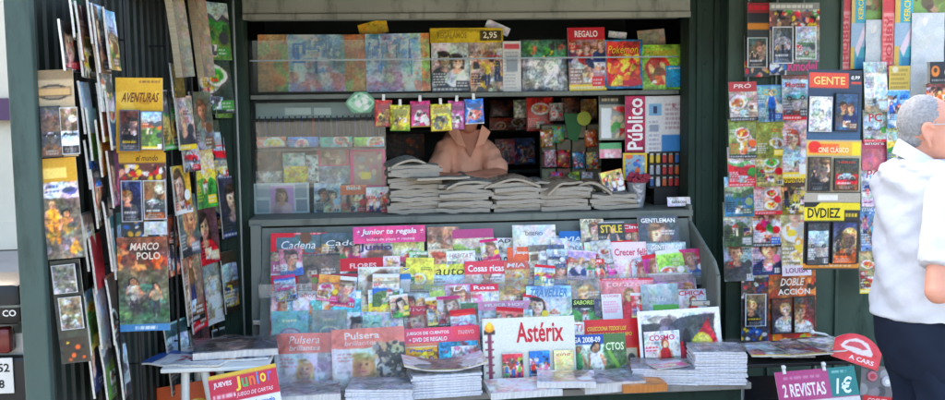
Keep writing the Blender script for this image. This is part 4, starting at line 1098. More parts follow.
LIGHT[0] = .0
o = lying('cardboard_box', 'flat orange cardboard box lying below the red promotional board', 'box', 640, 395, 4.34, .2, .16, .034, zb_ + .001, 3, '#c8803c', 'n', ('o', 'u'), edge='#b8743a')

# ================================================================== NEWSPAPERS ON THE COUNTER
NP = []
for k, (bg, ph) in enumerate((('#928d82', 's'), ('#98907f', 'd'), ('#a08c76', 'u'))):
    def nart(w, h, s, bg=bg, ph=ph):
        A = Art(w, h, bg, s, .005); A.lines(.05, .06, .95, .13, 'd', 1, .8)
        for q in range(4): A.lines(.05 + q * .235, .2, .25 + q * .235, .95, '#6a6a66', 14, .5)
        return A.rect(.3, .2, .72, .5, ph, .6)
    NP.append(nart)
_np_mesh = {}
def newspaper_mesh(k, w, d, t, fold):
    key = (k, round(w, 3), fold)
    if key not in _np_mesh:
        A = NP[k](w, d, 5 + k)
        _np_mesh[key] = card_mesh('newspaper', w, d, t, A, (), .006 * (fold - 1), .007, 0, .004, 40 + k + 3 * fold, '#aaa294', M_NEWS, .05)
    return _np_mesh[key]

piles = [  # pixel middle x, base y, width m, count, thickness, yaw, Y, words, kinds
    (414, 217, .27, 12, .0212, 2, 5.32, 'in the tall grey pile beside the glass showcase', (0, 0)),
    (464, 221, .285, 7, .0205, -3, 5.3, 'in the pile right under the folded arms of the seller', (0, 1)),
    (514, 221, .265, 7, .021, 3, 5.3, 'in the ragged middle pile on the counter', (2, 1)),
    (563, 221, .265, 6, .0205, -4, 5.3, 'in the pile topped with salmon pink pages', (2, 2)),
    (611, 218, .245, 4, .0195, 4, 5.31, 'in the lowest pile, under the small yellow box', (1, 0)),
]
ptop = {}
for ip, (px, py, w, n, t, yaw, Y, words, kinds) in enumerate(piles):
    rr = random.Random(ip + 3)
    d = .19
    for k in range(n):
        me = newspaper_mesh(kinds[k % 2], w, d, t * .97, k % 3)
        o = link('newspaper', me)
        if not me.materials: me.materials.append(M_NEWS)
        Rm = Matrix.Rotation(R(yaw + rr.uniform(-6, 6)), 3, 'Z') @ Matrix.Rotation(R(-90 + rr.uniform(-1, 1.4)), 3, 'X')
        x = at(px, py, Y).x + rr.uniform(-.013, .013)
        o.matrix_world = Matrix.Translation(Vector((x, Y + rr.uniform(-.014, .014), zc + .002 + t * k + .002)) - Rm @ Vector((0, 0, d / 2))) @ Rm.to_4x4()
        lab = ('topmost newspaper ' if k == n - 1 else ORD[n - 1 - k] + ' newspaper from the top ') + words
        tag(o, lab, 'newspaper', 'newspapers piled on the counter')
    ptop[ip] = (at(px, py, Y).x, Y, zc + .002 + t * n)


def crumpled(label, x, y, z, w, d, yaw, k, tilt=0, roll=0, amp=.008, arch=.02):
    arch = arch * 1.9
    A = NP[k](w, d, 77)
    _SEED[0] += 1
    me = card_mesh('newspaper', w, d, .012, A, (), arch, .004, 0, amp * .4, _SEED[0], '#b0a694', M_NEWS, .05)
    o = link('newspaper', me)
    Rm = Matrix.Rotation(R(yaw), 3, 'Z') @ Matrix.Rotation(R(-90 + tilt), 3, 'X') @ Matrix.Rotation(R(roll), 3, 'Y')
    o.matrix_world = Matrix.Translation(Vector((x, y, z)) - Rm @ Vector((0, 0, d / 2))) @ Rm.to_4x4()
    return tag(o, label, 'newspaper', 'loose newspapers on top of the piles')
q = ptop[0]; crumpled('white folded newspaper leaning off the tall grey pile', q[0] + .13, q[1] - .1, q[2] - .075, .3, .13, 12, 0, 0, -10, .004, .0)
crumpled('grey newspaper tilted on the tall grey pile beside the showcase', q[0] - .03, q[1], q[2] + .022, .22, .17, 8, 0, 4, -6)
q = ptop[1]; crumpled('opened newspaper under the wrist of the seller', q[0] + .02, q[1] - .01, q[2] + .02, .3, .2, 10, 0, 4, -6, .012, .015)
q = ptop[2]; crumpled('ruffled newspaper on the ragged middle pile', q[0] - .02, q[1], q[2] + .02, .3, .2, -8, 2, 5, -9, .012, .02)
crumpled('grey newspaper lying askew between the ragged pile and the salmon one', q[0] + .13, q[1] + .03, q[2] + .0, .24, .17, 25, 1, 3, 8, .01, .02)
q = ptop[3]; crumpled('salmon pink newspaper folded over the fourth pile', q[0] + .0, q[1], q[2] + .025, .31, .18, 16, 2, 6, -9, .014, .025)
crumpled('buff newspaper bent over the end of the fourth pile', q[0] + .15, q[1] + .01, q[2] + .012, .24, .17, -4, 2, 2, 8, .01, .03)
o = sheet('snack_box', 'small yellow box with red picture leaning on the lowest newspaper pile', 'box', 598, 171, 620, 5.3, y1=193, bg='#d0b460', subj='b', acc=('r', 'w'), lean=8, yaw=6, roll=-10, t=.03)

# ================================================================== UPPER SHELF BEHIND THE SHUTTER
GU = 'magazines on the upper shelf'
ORG = ['#d88a58', '#a8b870', '#d8a878', '#c8745c', '#8aa868']
def letters(A, x0, y0, x1, y1):
    r = A.rng
    for k in range(46):
        x, y = r.uniform(x0, x1 - .08), r.uniform(y0, y1 - .14); c_ = r.choice(['#5a8ac0', '#eef2f6', '#3f6ea8', '#88b0d8', '#d8e4ee'])
        if r.random() < .5: A.rect(x, y, x + r.uniform(.012, .03), y + r.uniform(.1, .3), c_)
        else: A.rect(x, y, x + r.uniform(.05, .12), y + r.uniform(.025, .06), c_)
    return A
def toyboard(w, h, s):
    A = Art(w, h, '#c89a6c', s).blot(ORG, 60, .04, .1)
    A.rect(.27, .0, .78, 1, '#c0cedc').blot(['#6a98c8', '#e0e6ee', '#98b4d4', '#c8b0c8', '#8aa8a8'], 60, .02, .07, .27, .0, .78, .68).blot(['#b890b8', '#c8a8c0', '#d89a98', 'w'], 30, .03, .08, .27, .66, .78, 1)
    return letters(A, .3, .08, .76, .6).photo(.02, .3)
def toyboard2(w, h, s):
    A = Art(w, h, '#c0cedc', s).blot(['#6a98c8', '#e0e6ee', '#98b4d4', '#c8b0c8', '#8aa8a8'], 60, .02, .08, 0, .0, .86, .68).blot(['#b890b8', '#c8a8c0', '#d89a98', 'w'], 30, .03, .08, 0, .66, .86, 1)
    A.rect(.86, 0, 1, 1, '#c8946c').blot(ORG, 20, .04, .1, .86, 0, 1, 1)
    return letters(A, .04, .08, .84, .6).photo(.02, .3)
SH = dict(lean=6)
sheet('toy_album', 'wide orange and green album with pale blue patches, first on the upper shelf', 'album', 258, 35, 368, 5.5, y1=92, art=toyboard, t=.012, **SH)
sheet('toy_album', 'second wide album in pale blue and lilac, beside the yellow price banner', 'album', 365, 34, 429, 5.48, y1=92, art=toyboard2, t=.012, **SH)
sheet('price_tag', 'small yellow tag standing above the pale blue album', 'tag', 357, 22, 386, 5.54, y1=36, bg='#c8a838', subj='n', roll=-14, t=.004, lean=4)
row([
    (431, 42, 470, '#cdc8c8', 'c', None, 'w', None, ('w', 'd'), 'pale magazine with two figures under the yellow price banner', dict(y1=92, t=.01)),
    (469, 42, 503, '#a89888', 'b', None, 'w', None, ('y', 'd'), 'brown action magazine under the end of the yellow price banner', dict(y1=92, t=.01)),
    (567, 28, 604, '#a88c88', 'g', 'REGALO', 'w', '#b02c34', ('r', 'w'), 'magazine with red top band and white capitals on the upper shelf', dict(y1=91, bh=.2, th=.12, ty=.1, tw=.7, t=.01)),
], 5.47, GU, **SH)
sheet('price_banner', 'yellow price banner across the upper shelf', 'banner', 430, 28, 503, 5.45, y1=43, bg='#c8b03a', subj='n', lean=4, t=.003, material=M_NEWS, texts=[('REGALAMOS', .3, .5, .42, .42, '#8a7a2a'), ('2,95', .82, .52, .2, .5, '#e8e2c0')], art=lambda w, h, s: Art(w, h, '#c8b03a', s).rect(.68, .2, .97, .85, '#4a4228'))
sheet('slim_box', 'slim white box with red top standing next to the price banner', 'box', 502, 42, 520, 5.46, y1=92, lean=3, t=.03, art=lambda w, h, s: Art(w, h, '#d0d0cc', s).rect(.1, .06, .9, .16, '#b84a50').lines(.1, .2, .9, .95, 's', 12).rect(.2, .3, .8, .6, '#8a949c'))
o = sheet('toy_bag', 'clear bag with grey toys and a green card top on the upper shelf', 'bag', 520, 40, 567, 5.47, y1=92, lean=5, t=.008, puff=.03, crump=.004, material=M_FOIL, art=lambda w, h, s: Art(w, h, '#9aa09c', s).rect(0, 0, 1, .36, '#4a7a5c').blot(['g', 'y', '#c86a4a', 'd'], 18, .03, .1, 0, 0, 1, .36).blot(['s', '#b8bcb8', '#787e80', 'w'], 24, .05, .15, 0, .36, 1, 1).photo(.08, .6))
wrap_on(o, .004, 71, .02)
b = sheet('sticker_album', 'red and yellow sticker album in a blue frame on the upper shelf', 'album', 603, 40, 642, 5.44, y1=89, lean=6, t=.01,
          art=lambda w, h, s: Art(w, h, '#2a78a0', s).rect(.07, .05, .93, .93, '#c83c34').blot(['y', 'o', 'r', '#f0d850'], 40, .05, .12, .1, .3, .9, .92).photo(.06, .4).rect(.45, .82, .93, .92, '#b02c3c'),
          texts=[('Pokémon', .5, .2, .8, .16, 'y')])
b = sheet('sticker_album', 'bright green sticker album with a blue square at the end of the upper shelf', 'album', 641, 45, 680, 5.44, y1=90, lean=6, t=.01,
          art=lambda w, h, s: Art(w, h, '#8ab848', s).ell(.42, .58, .32, .36, '#b83c30').blot(['#d8b878', 'u', 'w', 'o'], 14, .05, .12, .2, .4, .65, .85).photo(.06, .4),
          texts=[('Pokémon', .5, .16, .8, .16, '#d8b83a')])
case_on(b, .58, .48, 1.08, .95, '#3a9cc4', 'n', 'gratis', 'w', ('w', 'c'), 'sticker', None, .003)
sheet('card_strip', 'crumpled beige card strip above the green sticker album', 'card', 637, 30, 664, 5.5, y1=46, bg='#a89a80', subj='n', lean=5, t=.003, roll=-4, crump=.002)
for x0, y0, x1, ro, lab in ((487, 24, 512, 24, 'triangular white card hanging tilted above the slim white box'), (609, 32, 627, 6, 'small white card above the framed sticker album')):
    sheet('price_card', lab, 'card', x0, y0, x1, 5.5, ar=.34, bg='#d4dce4', subj='n', lean=-12, roll=ro, t=.002)

# ================================================================== SHOWCASE BEHIND THE LOWER PANE
pb = empty('pen_display', at(318, 146, 5.5) + Vector((0, 0, 0)), 'white display box holding an upright row of pens behind the sliding pane', 'pen display')
x0, x1 = at(256, 120, 5.5).x, at(382, 120, 5.5).x
za, zb2, zm = at(318, 97, 5.5).z, at(318, 144, 5.5).z, at(318, 118, 5.5).z
mb = MB(); mb.box((x0, 5.5, zm), (x1, 5.505, za - .03), bev=.001); mb.box((x0, 5.46, zb2 + .002), (x1, 5.56, zb2 + .02), bev=.002)
part(mb, 'header', mat('grey_card', '#a8b0b0', .6), pb)
for a, b_ in ((285, 311), (314, 331)):
    mb = MB(); mb.box((at(a, 110, 5.5).x, 5.492, at(a, 115, 5.5).z), (at(b_, 110, 5.5).x, 5.497, at(a, 108, 5.5).z)); part(mb, 'label_plate', M_WHITE, pb)
pc = [mat('pen_' + n_, c_, .3) for n_, c_ in (('black', 'k'), ('navy', 'n'), ('charcoal', '#2c3438'), ('red', '#8a3038'), ('green', '#2f5a48'))]
for i in range(21):
    x = x0 + .02 + (x1 - x0 - .04) * i / 20
    mb = MB(); mb.tube([(x, 5.48, zb2 + .02), (x, 5.48, zm + .0)], .0055, 8); mb.tube([(x, 5.48, zm), (x, 5.48, zm + .012)], .004, 8)
    part(mb, 'pen', pc[(i * 7) % 5 if i % 3 == 0 else i % 3], pb, True)
GC = 'small goods behind the lower pane'
o = None
for i, (a, b_, c_, sj, lab) in enumerate((
        (257, 286, '#e8683c', 'f', 'orange blister of trinkets below the pens'), (288, 318, '#3a80d0', 'f', 'blue blister of trinkets below the pens'),
        (320, 352, '#1fa890', 'f', 'sea green blister of trinkets below the pens'), (354, 384, '#98d040', 'f', 'lime blister of trinkets below the pens'))):
    sheet('blister_pack', lab, 'blister pack', a, 137, b_, 5.45, y1=147, bg=c_, subj=sj, acc=('p', 'c'), lean=0, t=.01, group='blister packs below the pens', material=M_FOIL)
for x0, y0, x1, y1, Y, bg, sj, ac, nm, lab in (
    (256, 152, 280, 180, 5.56, '#5a4a40', 'x', ('u', '#8a5a48'), 'toy_pack', 'dark brown toy pack in the showcase corner'),
    (256, 171, 282, 184, 5.5, '#b8b8a8', 'x', ('w', 's'), 'toy_pack', 'flat grey white pack below the dark brown toy pack'),
    (283, 153, 305, 168, 5.54, '#c0d8d0', 'x', ('w', 't'), 'card_deck', 'pale stacked packs beside the dark brown toy pack'),
    (284, 166, 308, 183, 5.5, '#e0b830', 'x', ('y', 'e'), 'card_deck', 'yellow pack below the pale stacked packs'),
    (306, 155, 318, 183, 5.52, '#c8ccc8', 'x', ('w', 'k'), 'card_deck', 'upright black and white striped pack in the showcase'),
    (317, 149, 349, 166, 5.55, '#b8506a', 'h', ('#a87a6a', 'u'), 'picture_frame', 'wide pink edged picture in the showcase'),
    (316, 166, 350, 184, 5.54, '#8a9298', 'x', ('s', 'a'), 'toy_pack', 'grey toy pack below the wide pink edged picture'),
    (350, 149, 385, 187, 5.52, '#d03a78', 'x', ('#b05a70', '#a87a6a'), 'toy_box', 'hot pink framed toy box with yellow sticker in the showcase'),
):
    art = None
    if nm in ('toy_box', 'picture_frame'):
        art = (lambda w, h, s, ac=ac, nm=nm: Art(w, h, '#e0287c' if nm == 'toy_box' else '#d83868', s).rect(.1, .08, .9, .92, '#a88078').blot([ac[0], ac[1], 's', 'e'], 24, .04, .12, .12, .1, .88, .9).rect(.3, .6, .58, .78, 'y' if nm == 'toy_box' else 'u'))
    sheet(nm, lab, 'picture' if nm == 'picture_frame' else nm.replace('_', ' '), x0, y0, x1, Y, y1=y1, bg=bg, subj=sj, acc=ac, lean=2, t=.018, group=GC, art=art)
o = sheet('card_set', 'white boxed photo set with a woman, front corner of the showcase', 'boxed set', 254, 183, 309, 5.43, y1=213, lean=3, t=.02,
          art=lambda w, h, s: Art(w, h, '#d8dcdc', s).rect(.04, .06, .3, .45, '#a8b0b8').rect(.3, .1, .72, .95, '#d0a0d0').bust(.5, .4, .09, '#d8a488', 'u', 'f').rect(.74, .06, .96, .5, '#98a0a8').rect(.06, .55, .28, .94, '#98a4b0').rect(.76, .55, .96, .94, '#8890a0'))
sheet('greeting_card', 'pale blue greeting card with faces in the showcase', 'card', 314, 183, 341, 5.42, y1=213, bg='#b8d4f0', subj='c', acc=('f', 'a'), lean=3, t=.008)
sheet('magazine', 'small magazine with orange top and a smiling face in the showcase', 'magazine', 340, 185, 367, 5.41, y1=213, bg='#c8a898', subj='p', band='#d86a38', acc=('e', 'r'), lean=3, bh=.35, title='Bebé', th=.16, tw=.6)
sheet('playing_cards', 'red and white pack standing at the end of the showcase', 'pack', 366, 187, 389, 5.39, y1=216, bg='#d8d0d0', subj='b', acc=('r', 'w'), lean=3, t=.02)
# hanging sticker
sheet('round_sticker', 'green and white five sided sticker hanging over the showcase pane', 'sticker', 345, 92, 376, 5.34, y1=113, lean=0, t=.003,
      art=lambda w, h, s: Art(w, h, '#6a9a7c', s).ell(.5, .5, .42, .3, '#a8ccb0').blot(['w', '#5a9a78', '#7ab090'], 14, .05, .12, .15, .15, .85, .85))
ob = bpy.data.objects[[o.name for o in bpy.data.objects if o.name.startswith('round_sticker')][0]]
for v_ in ob.data.vertices:
    w_, h_, _ = o_size[ob.name]; f_ = v_.co.z / h_
    v_.co.x *= (.55 + .45 * min(1, f_ / .45)) if f_ < .45 else (1 - .65 * ((f_ - .45) / .55) ** 1.5)

# ================================================================== SWEETS HANGING FROM THE SHELF
for x0, y0, x1, y1, dy, bg, ac, roll, lab in (
    (375, 100, 392, 127, .0, '#b84a48', ('#c8a860', '#8a5a50'), 2, 'brick red sweet packet hanging first next to the showcase'),
    (390, 105, 410, 131, -.02, '#b8b840', ('#d0b040', '#6a9a3c'), 1, 'green and yellow sweet packet hanging on a white clip'),
    (410, 101, 430, 127, 0, '#a83a68', ('w', '#c8a850'), -1, 'magenta sweet packet with pale foot between the green and the yellow ones'),
    (430, 104, 451, 131, -.02, '#d0c048', ('#888880', '#d8b848'), -2, 'plain yellow sweet packet hanging on a white clip'),
    (448, 101, 465, 129, .01, '#a05080', ('w', '#b87ab8'), 3, 'purple and pink sweet packet behind the yellow one'),
    (464, 99, 483, 124, 0, '#3a6ab0', ('#d87a70', 'w'), -2, 'blue sweet packet over the head of the seller')):
    o = sheet('sweet_packet', lab, 'sweet packet', x0, y0, x1, 5.33 + dy, y1=y1, lean=-2, roll=roll, t=.004, puff=.012, crump=.0015, material=M_FOIL, group='sweet packets hanging under the upper shelf',
              art=lambda w, h, s, bg=bg, ac=ac: Art(w, h, bg, s, .0036).rect(0, 0, 1, .1, np.clip(srgb(bg) * 1.2, 0, .95)).blot([ac[0], ac[1], bg], 10, .1, .2, .1, .15, .9, .95).ell(.5, .62, .32, .26, ac[0]).blot([ac[1], bg, 'k', 'w'], 12, .04, .1, .25, .45, .8, .8).photo(.07, .5).rect(.15, .18, .85, .34, np.clip(srgb(bg) * .75, 0, 1)).rect(0, .95, 1, 1, ac[1]))
    W_, H_, T_ = o_size[o.name]
    mb = MB(); mb.box((-.008, -.006, H_ - .004), (.008, .004, H_ + .03), bev=.002); mb.build('clip', M_WHITE, o)

# ================================================================== BACK OF THE SHOP
GI = 'goods at the back of the shop'
def back(items):
    for x0, y0, x1, y1, Y, bg, sj, ac, nm, lab in items:
        sheet(nm, lab, nm.replace('_', ' '), x0, y0, x1, Y, y1=y1, bg=bg, subj=sj, acc=ac, lean=2, t=.02, group=GI, puff=.01 if 'bag' in nm else 0, material=M_FOIL if 'bag' in nm else None)
back([
    (489, 100, 513, 118, 6.7, '#4a2c2c', 'x', ('k', '#8a3a30'), 'snack_bag', 'dark maroon snack bag high at the back beside the seller'),
    (526, 97, 552, 131, 6.1, '#c03028', 'f', ('r', 'y'), 'snack_bag', 'shiny red snack bag with yellow mark hanging inside the shop'),
    (513, 100, 527, 118, 6.15, '#a8a890', 'x', ('w', '#5a6a4a'), 'snack_bag', 'small whitish snack bag beside the shiny red one'),
    (549, 103, 563, 121, 6.05, '#b8b4b0', 'x', ('w', 'r'), 'snack_bag', 'small silver snack bag on the far side of the shiny red one'),
    (562, 98, 580, 120, 6.1, '#6a4030', 'x', ('u', 'k'), 'snack_bag', 'brown snack bag under the shelf inside the shop'),
    (578, 99, 596, 120, 6.12, '#b08858', 'x', ('#d8a050', 's'), 'snack_bag', 'tan snack bag next to the brown one inside the shop'),
    (489, 114, 507, 130, 6.72, '#a84a2c', 'f', ('o', 'r'), 'biscuit_box', 'orange biscuit box on the back shelf'),
    (507, 115, 530, 130, 6.72, '#8a3028', 'f', ('r', 'u'), 'biscuit_box', 'dark red biscuit box on the back shelf'),
    (495, 139, 515, 164, 6.72, '#a03a38', 'b', ('r', 'p'), 'game_box', 'red game box on the lower back shelf'),
    (514, 138, 534, 164, 6.72, '#4a5a90', 'b', ('b', 'r'), 'game_box', 'blue and red game box on the lower back shelf'),
    (380, 134, 404, 158, 6.72, '#4a3028', 'x', ('u', 'k'), 'game_box', 'dark brown game box behind the tall newspaper pile'),
    (402, 134, 424, 158, 6.73, '#5a3020', 'x', ('o', 'k'), 'game_box', 'rust coloured game box behind the tall newspaper pile'),
    (386, 160, 408, 178, 6.72, '#7a3a28', 'x', ('o', 'u'), 'game_box', 'brick coloured game box low behind the tall newspaper pile'),
])
# rack of film cases with a green pennant
rq = random.Random(4)
for k, (px_, py_, cn, cc_) in enumerate(((546, 130, 'ochre', '#b08838'), (558, 126, 'leaf green', '#4a8848'), (590, 130, 'orange', '#c86a30'), (550, 150, 'pale pink', '#c898a0'), (564, 150, 'cherry red', '#a83038'), (578, 152, 'sea blue', '#3a7898'), (592, 152, 'straw yellow', '#c8b468'), (557, 172, 'violet', '#7a5a90'), (573, 172, 'lime', '#8aa040'), (588, 172, 'silver', '#a0a4a8'))):
    sheet('toy_packet', 'small %s toy packet hanging on the cassette rack inside the shop' % cn, 'toy packet', px_ - 6, py_, px_ + 6, 5.86, y1=py_ + 17, bg=cc_, subj='x', acc=rq.choice([('w', 'r'), ('y', 'k'), ('r', 'b')]), lean=0, roll=rq.uniform(-5, 5), t=.006, puff=.012, group='toy packets on the cassette rack', material=M_FOIL)
rk = empty('film_rack', at(570, 200, 5.9), 'rack of small brown cassettes with a green and yellow pennant inside the shop', 'film rack')
x0, x1 = at(541, 150, 5.9).x, at(602, 150, 5.9).x; zt_, zb3 = at(570, 124, 5.9).z, at(570, 196, 5.9).z
mb = MB(); mb.box((x0, 5.93, zb3 - .1), (x1, 5.95, zt_)); part(mb, 'back_board', M_PANEL, rk)
cm = [mat('cassette_' + n_, c_, .5, .3, 30) for n_, c_ in (('tan', '#8a8468'), ('brown', '#746a54'), ('grey', '#8a8a80'), ('red', '#8a5a4c'), ('olive', '#76785a'))]
rr = random.Random(5); nx_, nz_ = 4, 5
for i in range(nx_):
    for j in range(nz_):
        a = x0 + (x1 - x0) * i / nx_; b_ = zb3 + (zt_ - zb3) * j / nz_
        mb = MB(); mb.box((a + .005, 5.9, b_ + .004), (a + (x1 - x0) / nx_ - .005, 5.929, b_ + (zt_ - zb3) / nz_ - .006), bev=.003)
        mb.box((a + .015, 5.897, b_ + .02), (a + .04 + rr.random() * .02, 5.8995, b_ + .045))
        part(mb, 'cassette', cm[rr.randrange(5)], rk)
p = at(577, 122, 5.88)
mb = MB(); mb.prism([(p.x - .08, 5.88, p.z + .05), (p.x + .05, 5.88, p.z + .05), (p.x - .0, 5.88, p.z - .12), (p.x - .05, 5.88, p.z - .1)], (0, 0, 0), (0, .004, 0)); part(mb, 'pennant', mat('pennant_green', '#2f7040', .6), rk)
mb = MB(); mb.tube([(p.x + .04, 5.868, p.z + .02), (p.x + .04, 5.874, p.z + .02)], .042, 20); part(mb, 'pennant_badge', mat('pennant_yellow', '#b0c048', .5), rk)

# things round the press sign
o = sheet('film_pack', 'boxed film with black header and a pale picture, beside the maroon press sign', 'film pack', 599, 96, 626, 5.48, y1=140, lean=2, t=.015,
          art=lambda w, h, s: Art(w, h, '#8a8c80', s).rect(0, 0, 1, .2, '#24241f').lines(.1, .05, .9, .15, 'e', 1).rect(.08, .28, .45, .95, '#d8dcdc').blot(['u', 'e', 's', 'r', 'g'], 24, .06, .14, .42, .25, .95, .95))
sheet('gum_pack', 'pink and green gum pack below the boxed film', 'gum pack', 599, 143, 621, 5.46, y1=158, lean=2, t=.015, art=lambda w, h, s: Art(w, h, '#d8a0a8', s).rect(0, 0, 1, .4, '#5a9a68').blot(['w', 'p', 'f'], 10, .05, .12, 0, .4, 1, 1))
sheet('press_sign', 'maroon press sign with a tall white vertical word', 'sign', 625, 96, 645, 5.4, y1=152, bg='#9a2048', subj='n', lean=0, t=.004, bow=0, texts=[('Público', .5, .5, .92, .78, 'w', True, True)])
o = sheet('price_list', 'white price leaflet with a blue foot beside the maroon press sign', 'leaflet', 645, 96, 684, 5.41, y1=153, lean=0, t=.002, bow=0,
          art=lambda w, h, s: Art(w, h, '#d4d4d4', s).rect(.1, .14, .42, .34, '#78a4c4').lines(.1, .42, .4, .95, '#9898a8', 7).lines(.52, .12, .95, .6, '#a89098', 6).rect(.42, .68, 1, 1, '#3f7ab0').rect(.12, .5, .35, .62, '#8a94a4'),
          texts=[('1', .26, .24, .1, .14, 'n'), ('R', .75, .18, .1, .1, '#a04a60')])
sheet('framed_notice', 'notice in a yellow frame above the red flowers', 'notice', 623, 153, 647, 5.4, y1=180, lean=0, t=.008, art=lambda w, h, s: Art(w, h, '#d8b83a', s).rect(.1, .08, .9, .94, '#8aa8b8').blot(['o', 'w', 'r', 'b'], 20, .05, .12, .1, .08, .9, .94))
lt = empty('lighter_display', at(666, 185, 5.4), 'dark display rack of coloured lighters at the end of the counter', 'lighter display')
x0, x1 = at(648, 170, 5.42).x, at(686, 170, 5.42).x; zt_, zb3 = at(666, 152, 5.42).z, at(666, 187, 5.42).z
mb = MB(); mb.box((x0, 5.43, zb3 - .0), (x1, 5.46, zt_), bev=.003)
for j in range(4): mb.box((x0, 5.4, zb3 + (zt_ - zb3) * j / 3 - .004), (x1, 5.4295, zb3 + (zt_ - zb3) * j / 3 + .004))
mb.box((x0 + .03, 5.4, zc + .001), (x1 - .03, 5.46, zb3 - .002))
part(mb, 'stand', M_DARK, lt)
LC = dict(yellow='#c8a830', white='#c8ccd0', red='#a83030', blue='#2f5a94', orange='#b85a30', silver='#9aa0a8')
lm = {k: mat('lighter_' + k, c, .3) for k, c in LC.items()}
grid = [['yellow', 'yellow', 'red', 'orange', 'blue', 'blue'], ['silver', 'silver', 'red', 'red', 'orange', 'blue'], ['blue', 'white', 'orange', 'red', 'red', 'white']]
for j in range(3):
    for i in range(6):
        a = x0 + (x1 - x0) * (i + .5) / 6; b_ = zb3 + (zt_ - zb3) * (2 - j) / 3 + .006
        mb = MB(); mb.box((a - .011, 5.405, b_), (a + .011, 5.425, b_ + .042), bev=.003); l_ = part(mb, 'lighter', lm[grid[j][i]], lt)
        mb = MB(); mb.box((a - .009, 5.407, b_ + .0425), (a + .009, 5.423, b_ + .052)); part(mb, 'lighter_cap', M_METAL, l_)
# red flowers in a silver wrapped pot
fp = empty('flower_pot', Vector((at(637, 206, 5.3).x, 5.3, zc)), 'small silver wrapped pot of dark red flowers on the counter', 'flower pot')
xx = fp.location.x; ztp = at(637, 184, 5.3).z
mb = MB()
mb.loft([[Vector((xx + r_ * math.cos(t) * (1 + .08 * math.sin(5 * t)), 5.3 + r_ * math.sin(t), z)) for t in [2 * math.pi * k / 20 for k in range(20)]] for r_, z in ((.035, zc + .001), (.045, zc + .05), (.05, ztp), (.055, ztp + .01))])
part(mb, 'pot', mat('silver_foil', '#b0b4bc', .3, .3, 40, metal=.5, bump=.8, bscale=50), fp, True)
rr = random.Random(8)
for k in range(16):
    mb = MB(); q = Vector((xx + rr.uniform(-.05, .05), 5.3 + rr.uniform(-.05, .03), ztp + rr.uniform(.012, .055)))
    for j in range(5):
        t = 6.28 * j / 5; mb.ball(q + Vector((.009 * math.cos(t), -.003, .009 * math.sin(t))), (.008, .005, .008), n=8)
    part(mb, 'flower', mat('petal_red', '#8a1f34', .6) if k == 0 else bpy.data.materials['petal_red'], fp, True)
sheet('shelf_label', 'narrow white price label on the end of the counter', 'label', 667, 197, 690, 5.2, y1=206, bg='#d8d8d8', subj='n', lean=12, t=.003, texts=[('tabacos', .5, .5, .7, .4, 'd')])

# ================================================================== MAGAZINES ON THE OPEN DOOR
def door_Y(px, out):
    for i in range(400):
        s_ = L_ * i / 400
        q = o0 + dv * s_ - nv * out
        if at(px, 200, q.y).x <= q.x: return q.y
    return 5.2
GDR = 'magazines in the racks of the open door'
def dm(px, y0, y1, wid, yaw, bg, sj, ac, lab, out=.05, t=.008, edge='#c8c6bc', name='magazine', roll=0, **kw):
    sheet(name, lab, name.replace('_', ' '), px - 5, y0, px + 5, door_Y(px, out), y1=y1, w=wid, yaw=yaw, bg=bg, subj=sj, acc=ac, lean=4, t=t, edge=edge, group=GDR, roll=roll, bow=-.012, **kw)
for a in (
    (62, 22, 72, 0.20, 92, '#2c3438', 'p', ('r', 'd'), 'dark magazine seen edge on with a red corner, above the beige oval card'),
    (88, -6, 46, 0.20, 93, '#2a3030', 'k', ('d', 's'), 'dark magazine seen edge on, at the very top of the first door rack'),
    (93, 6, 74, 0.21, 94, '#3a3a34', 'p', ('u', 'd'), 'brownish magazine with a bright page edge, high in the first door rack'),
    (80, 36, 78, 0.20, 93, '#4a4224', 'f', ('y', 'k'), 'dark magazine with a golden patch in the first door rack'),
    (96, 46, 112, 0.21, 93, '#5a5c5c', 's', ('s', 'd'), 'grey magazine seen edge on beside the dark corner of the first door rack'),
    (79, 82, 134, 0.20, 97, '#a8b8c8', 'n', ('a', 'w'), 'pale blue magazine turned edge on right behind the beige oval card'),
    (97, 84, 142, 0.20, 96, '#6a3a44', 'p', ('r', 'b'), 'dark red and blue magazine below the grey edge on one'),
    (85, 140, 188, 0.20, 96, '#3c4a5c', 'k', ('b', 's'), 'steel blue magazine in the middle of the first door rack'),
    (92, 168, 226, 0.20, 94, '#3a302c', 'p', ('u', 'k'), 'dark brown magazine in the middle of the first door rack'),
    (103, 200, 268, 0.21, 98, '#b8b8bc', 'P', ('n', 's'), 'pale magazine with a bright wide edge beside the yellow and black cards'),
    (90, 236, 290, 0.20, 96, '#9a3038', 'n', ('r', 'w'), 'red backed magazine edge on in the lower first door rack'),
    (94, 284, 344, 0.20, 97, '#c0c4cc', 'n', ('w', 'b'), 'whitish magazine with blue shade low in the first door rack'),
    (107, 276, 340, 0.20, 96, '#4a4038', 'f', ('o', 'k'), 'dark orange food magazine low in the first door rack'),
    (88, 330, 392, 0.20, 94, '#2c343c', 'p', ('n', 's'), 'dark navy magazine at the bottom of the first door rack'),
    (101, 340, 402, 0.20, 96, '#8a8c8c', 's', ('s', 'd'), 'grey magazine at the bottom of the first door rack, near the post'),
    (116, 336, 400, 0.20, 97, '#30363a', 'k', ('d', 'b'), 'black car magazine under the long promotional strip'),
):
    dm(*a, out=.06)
for a in (
    (168, -8, 78, 0.09, 66, '#8a806c', 'n', ('e', 'u'), 'first thick buff bundle of papers hanging high on the door'),
    (190, -8, 78, 0.09, 66, '#9a8a74', 'n', ('e', 'o'), 'second thick buff bundle of papers hanging high on the door'),
): dm(*a, out=.1, t=.035, name='paper_bundle', roll=-3, edge='#b8a888')
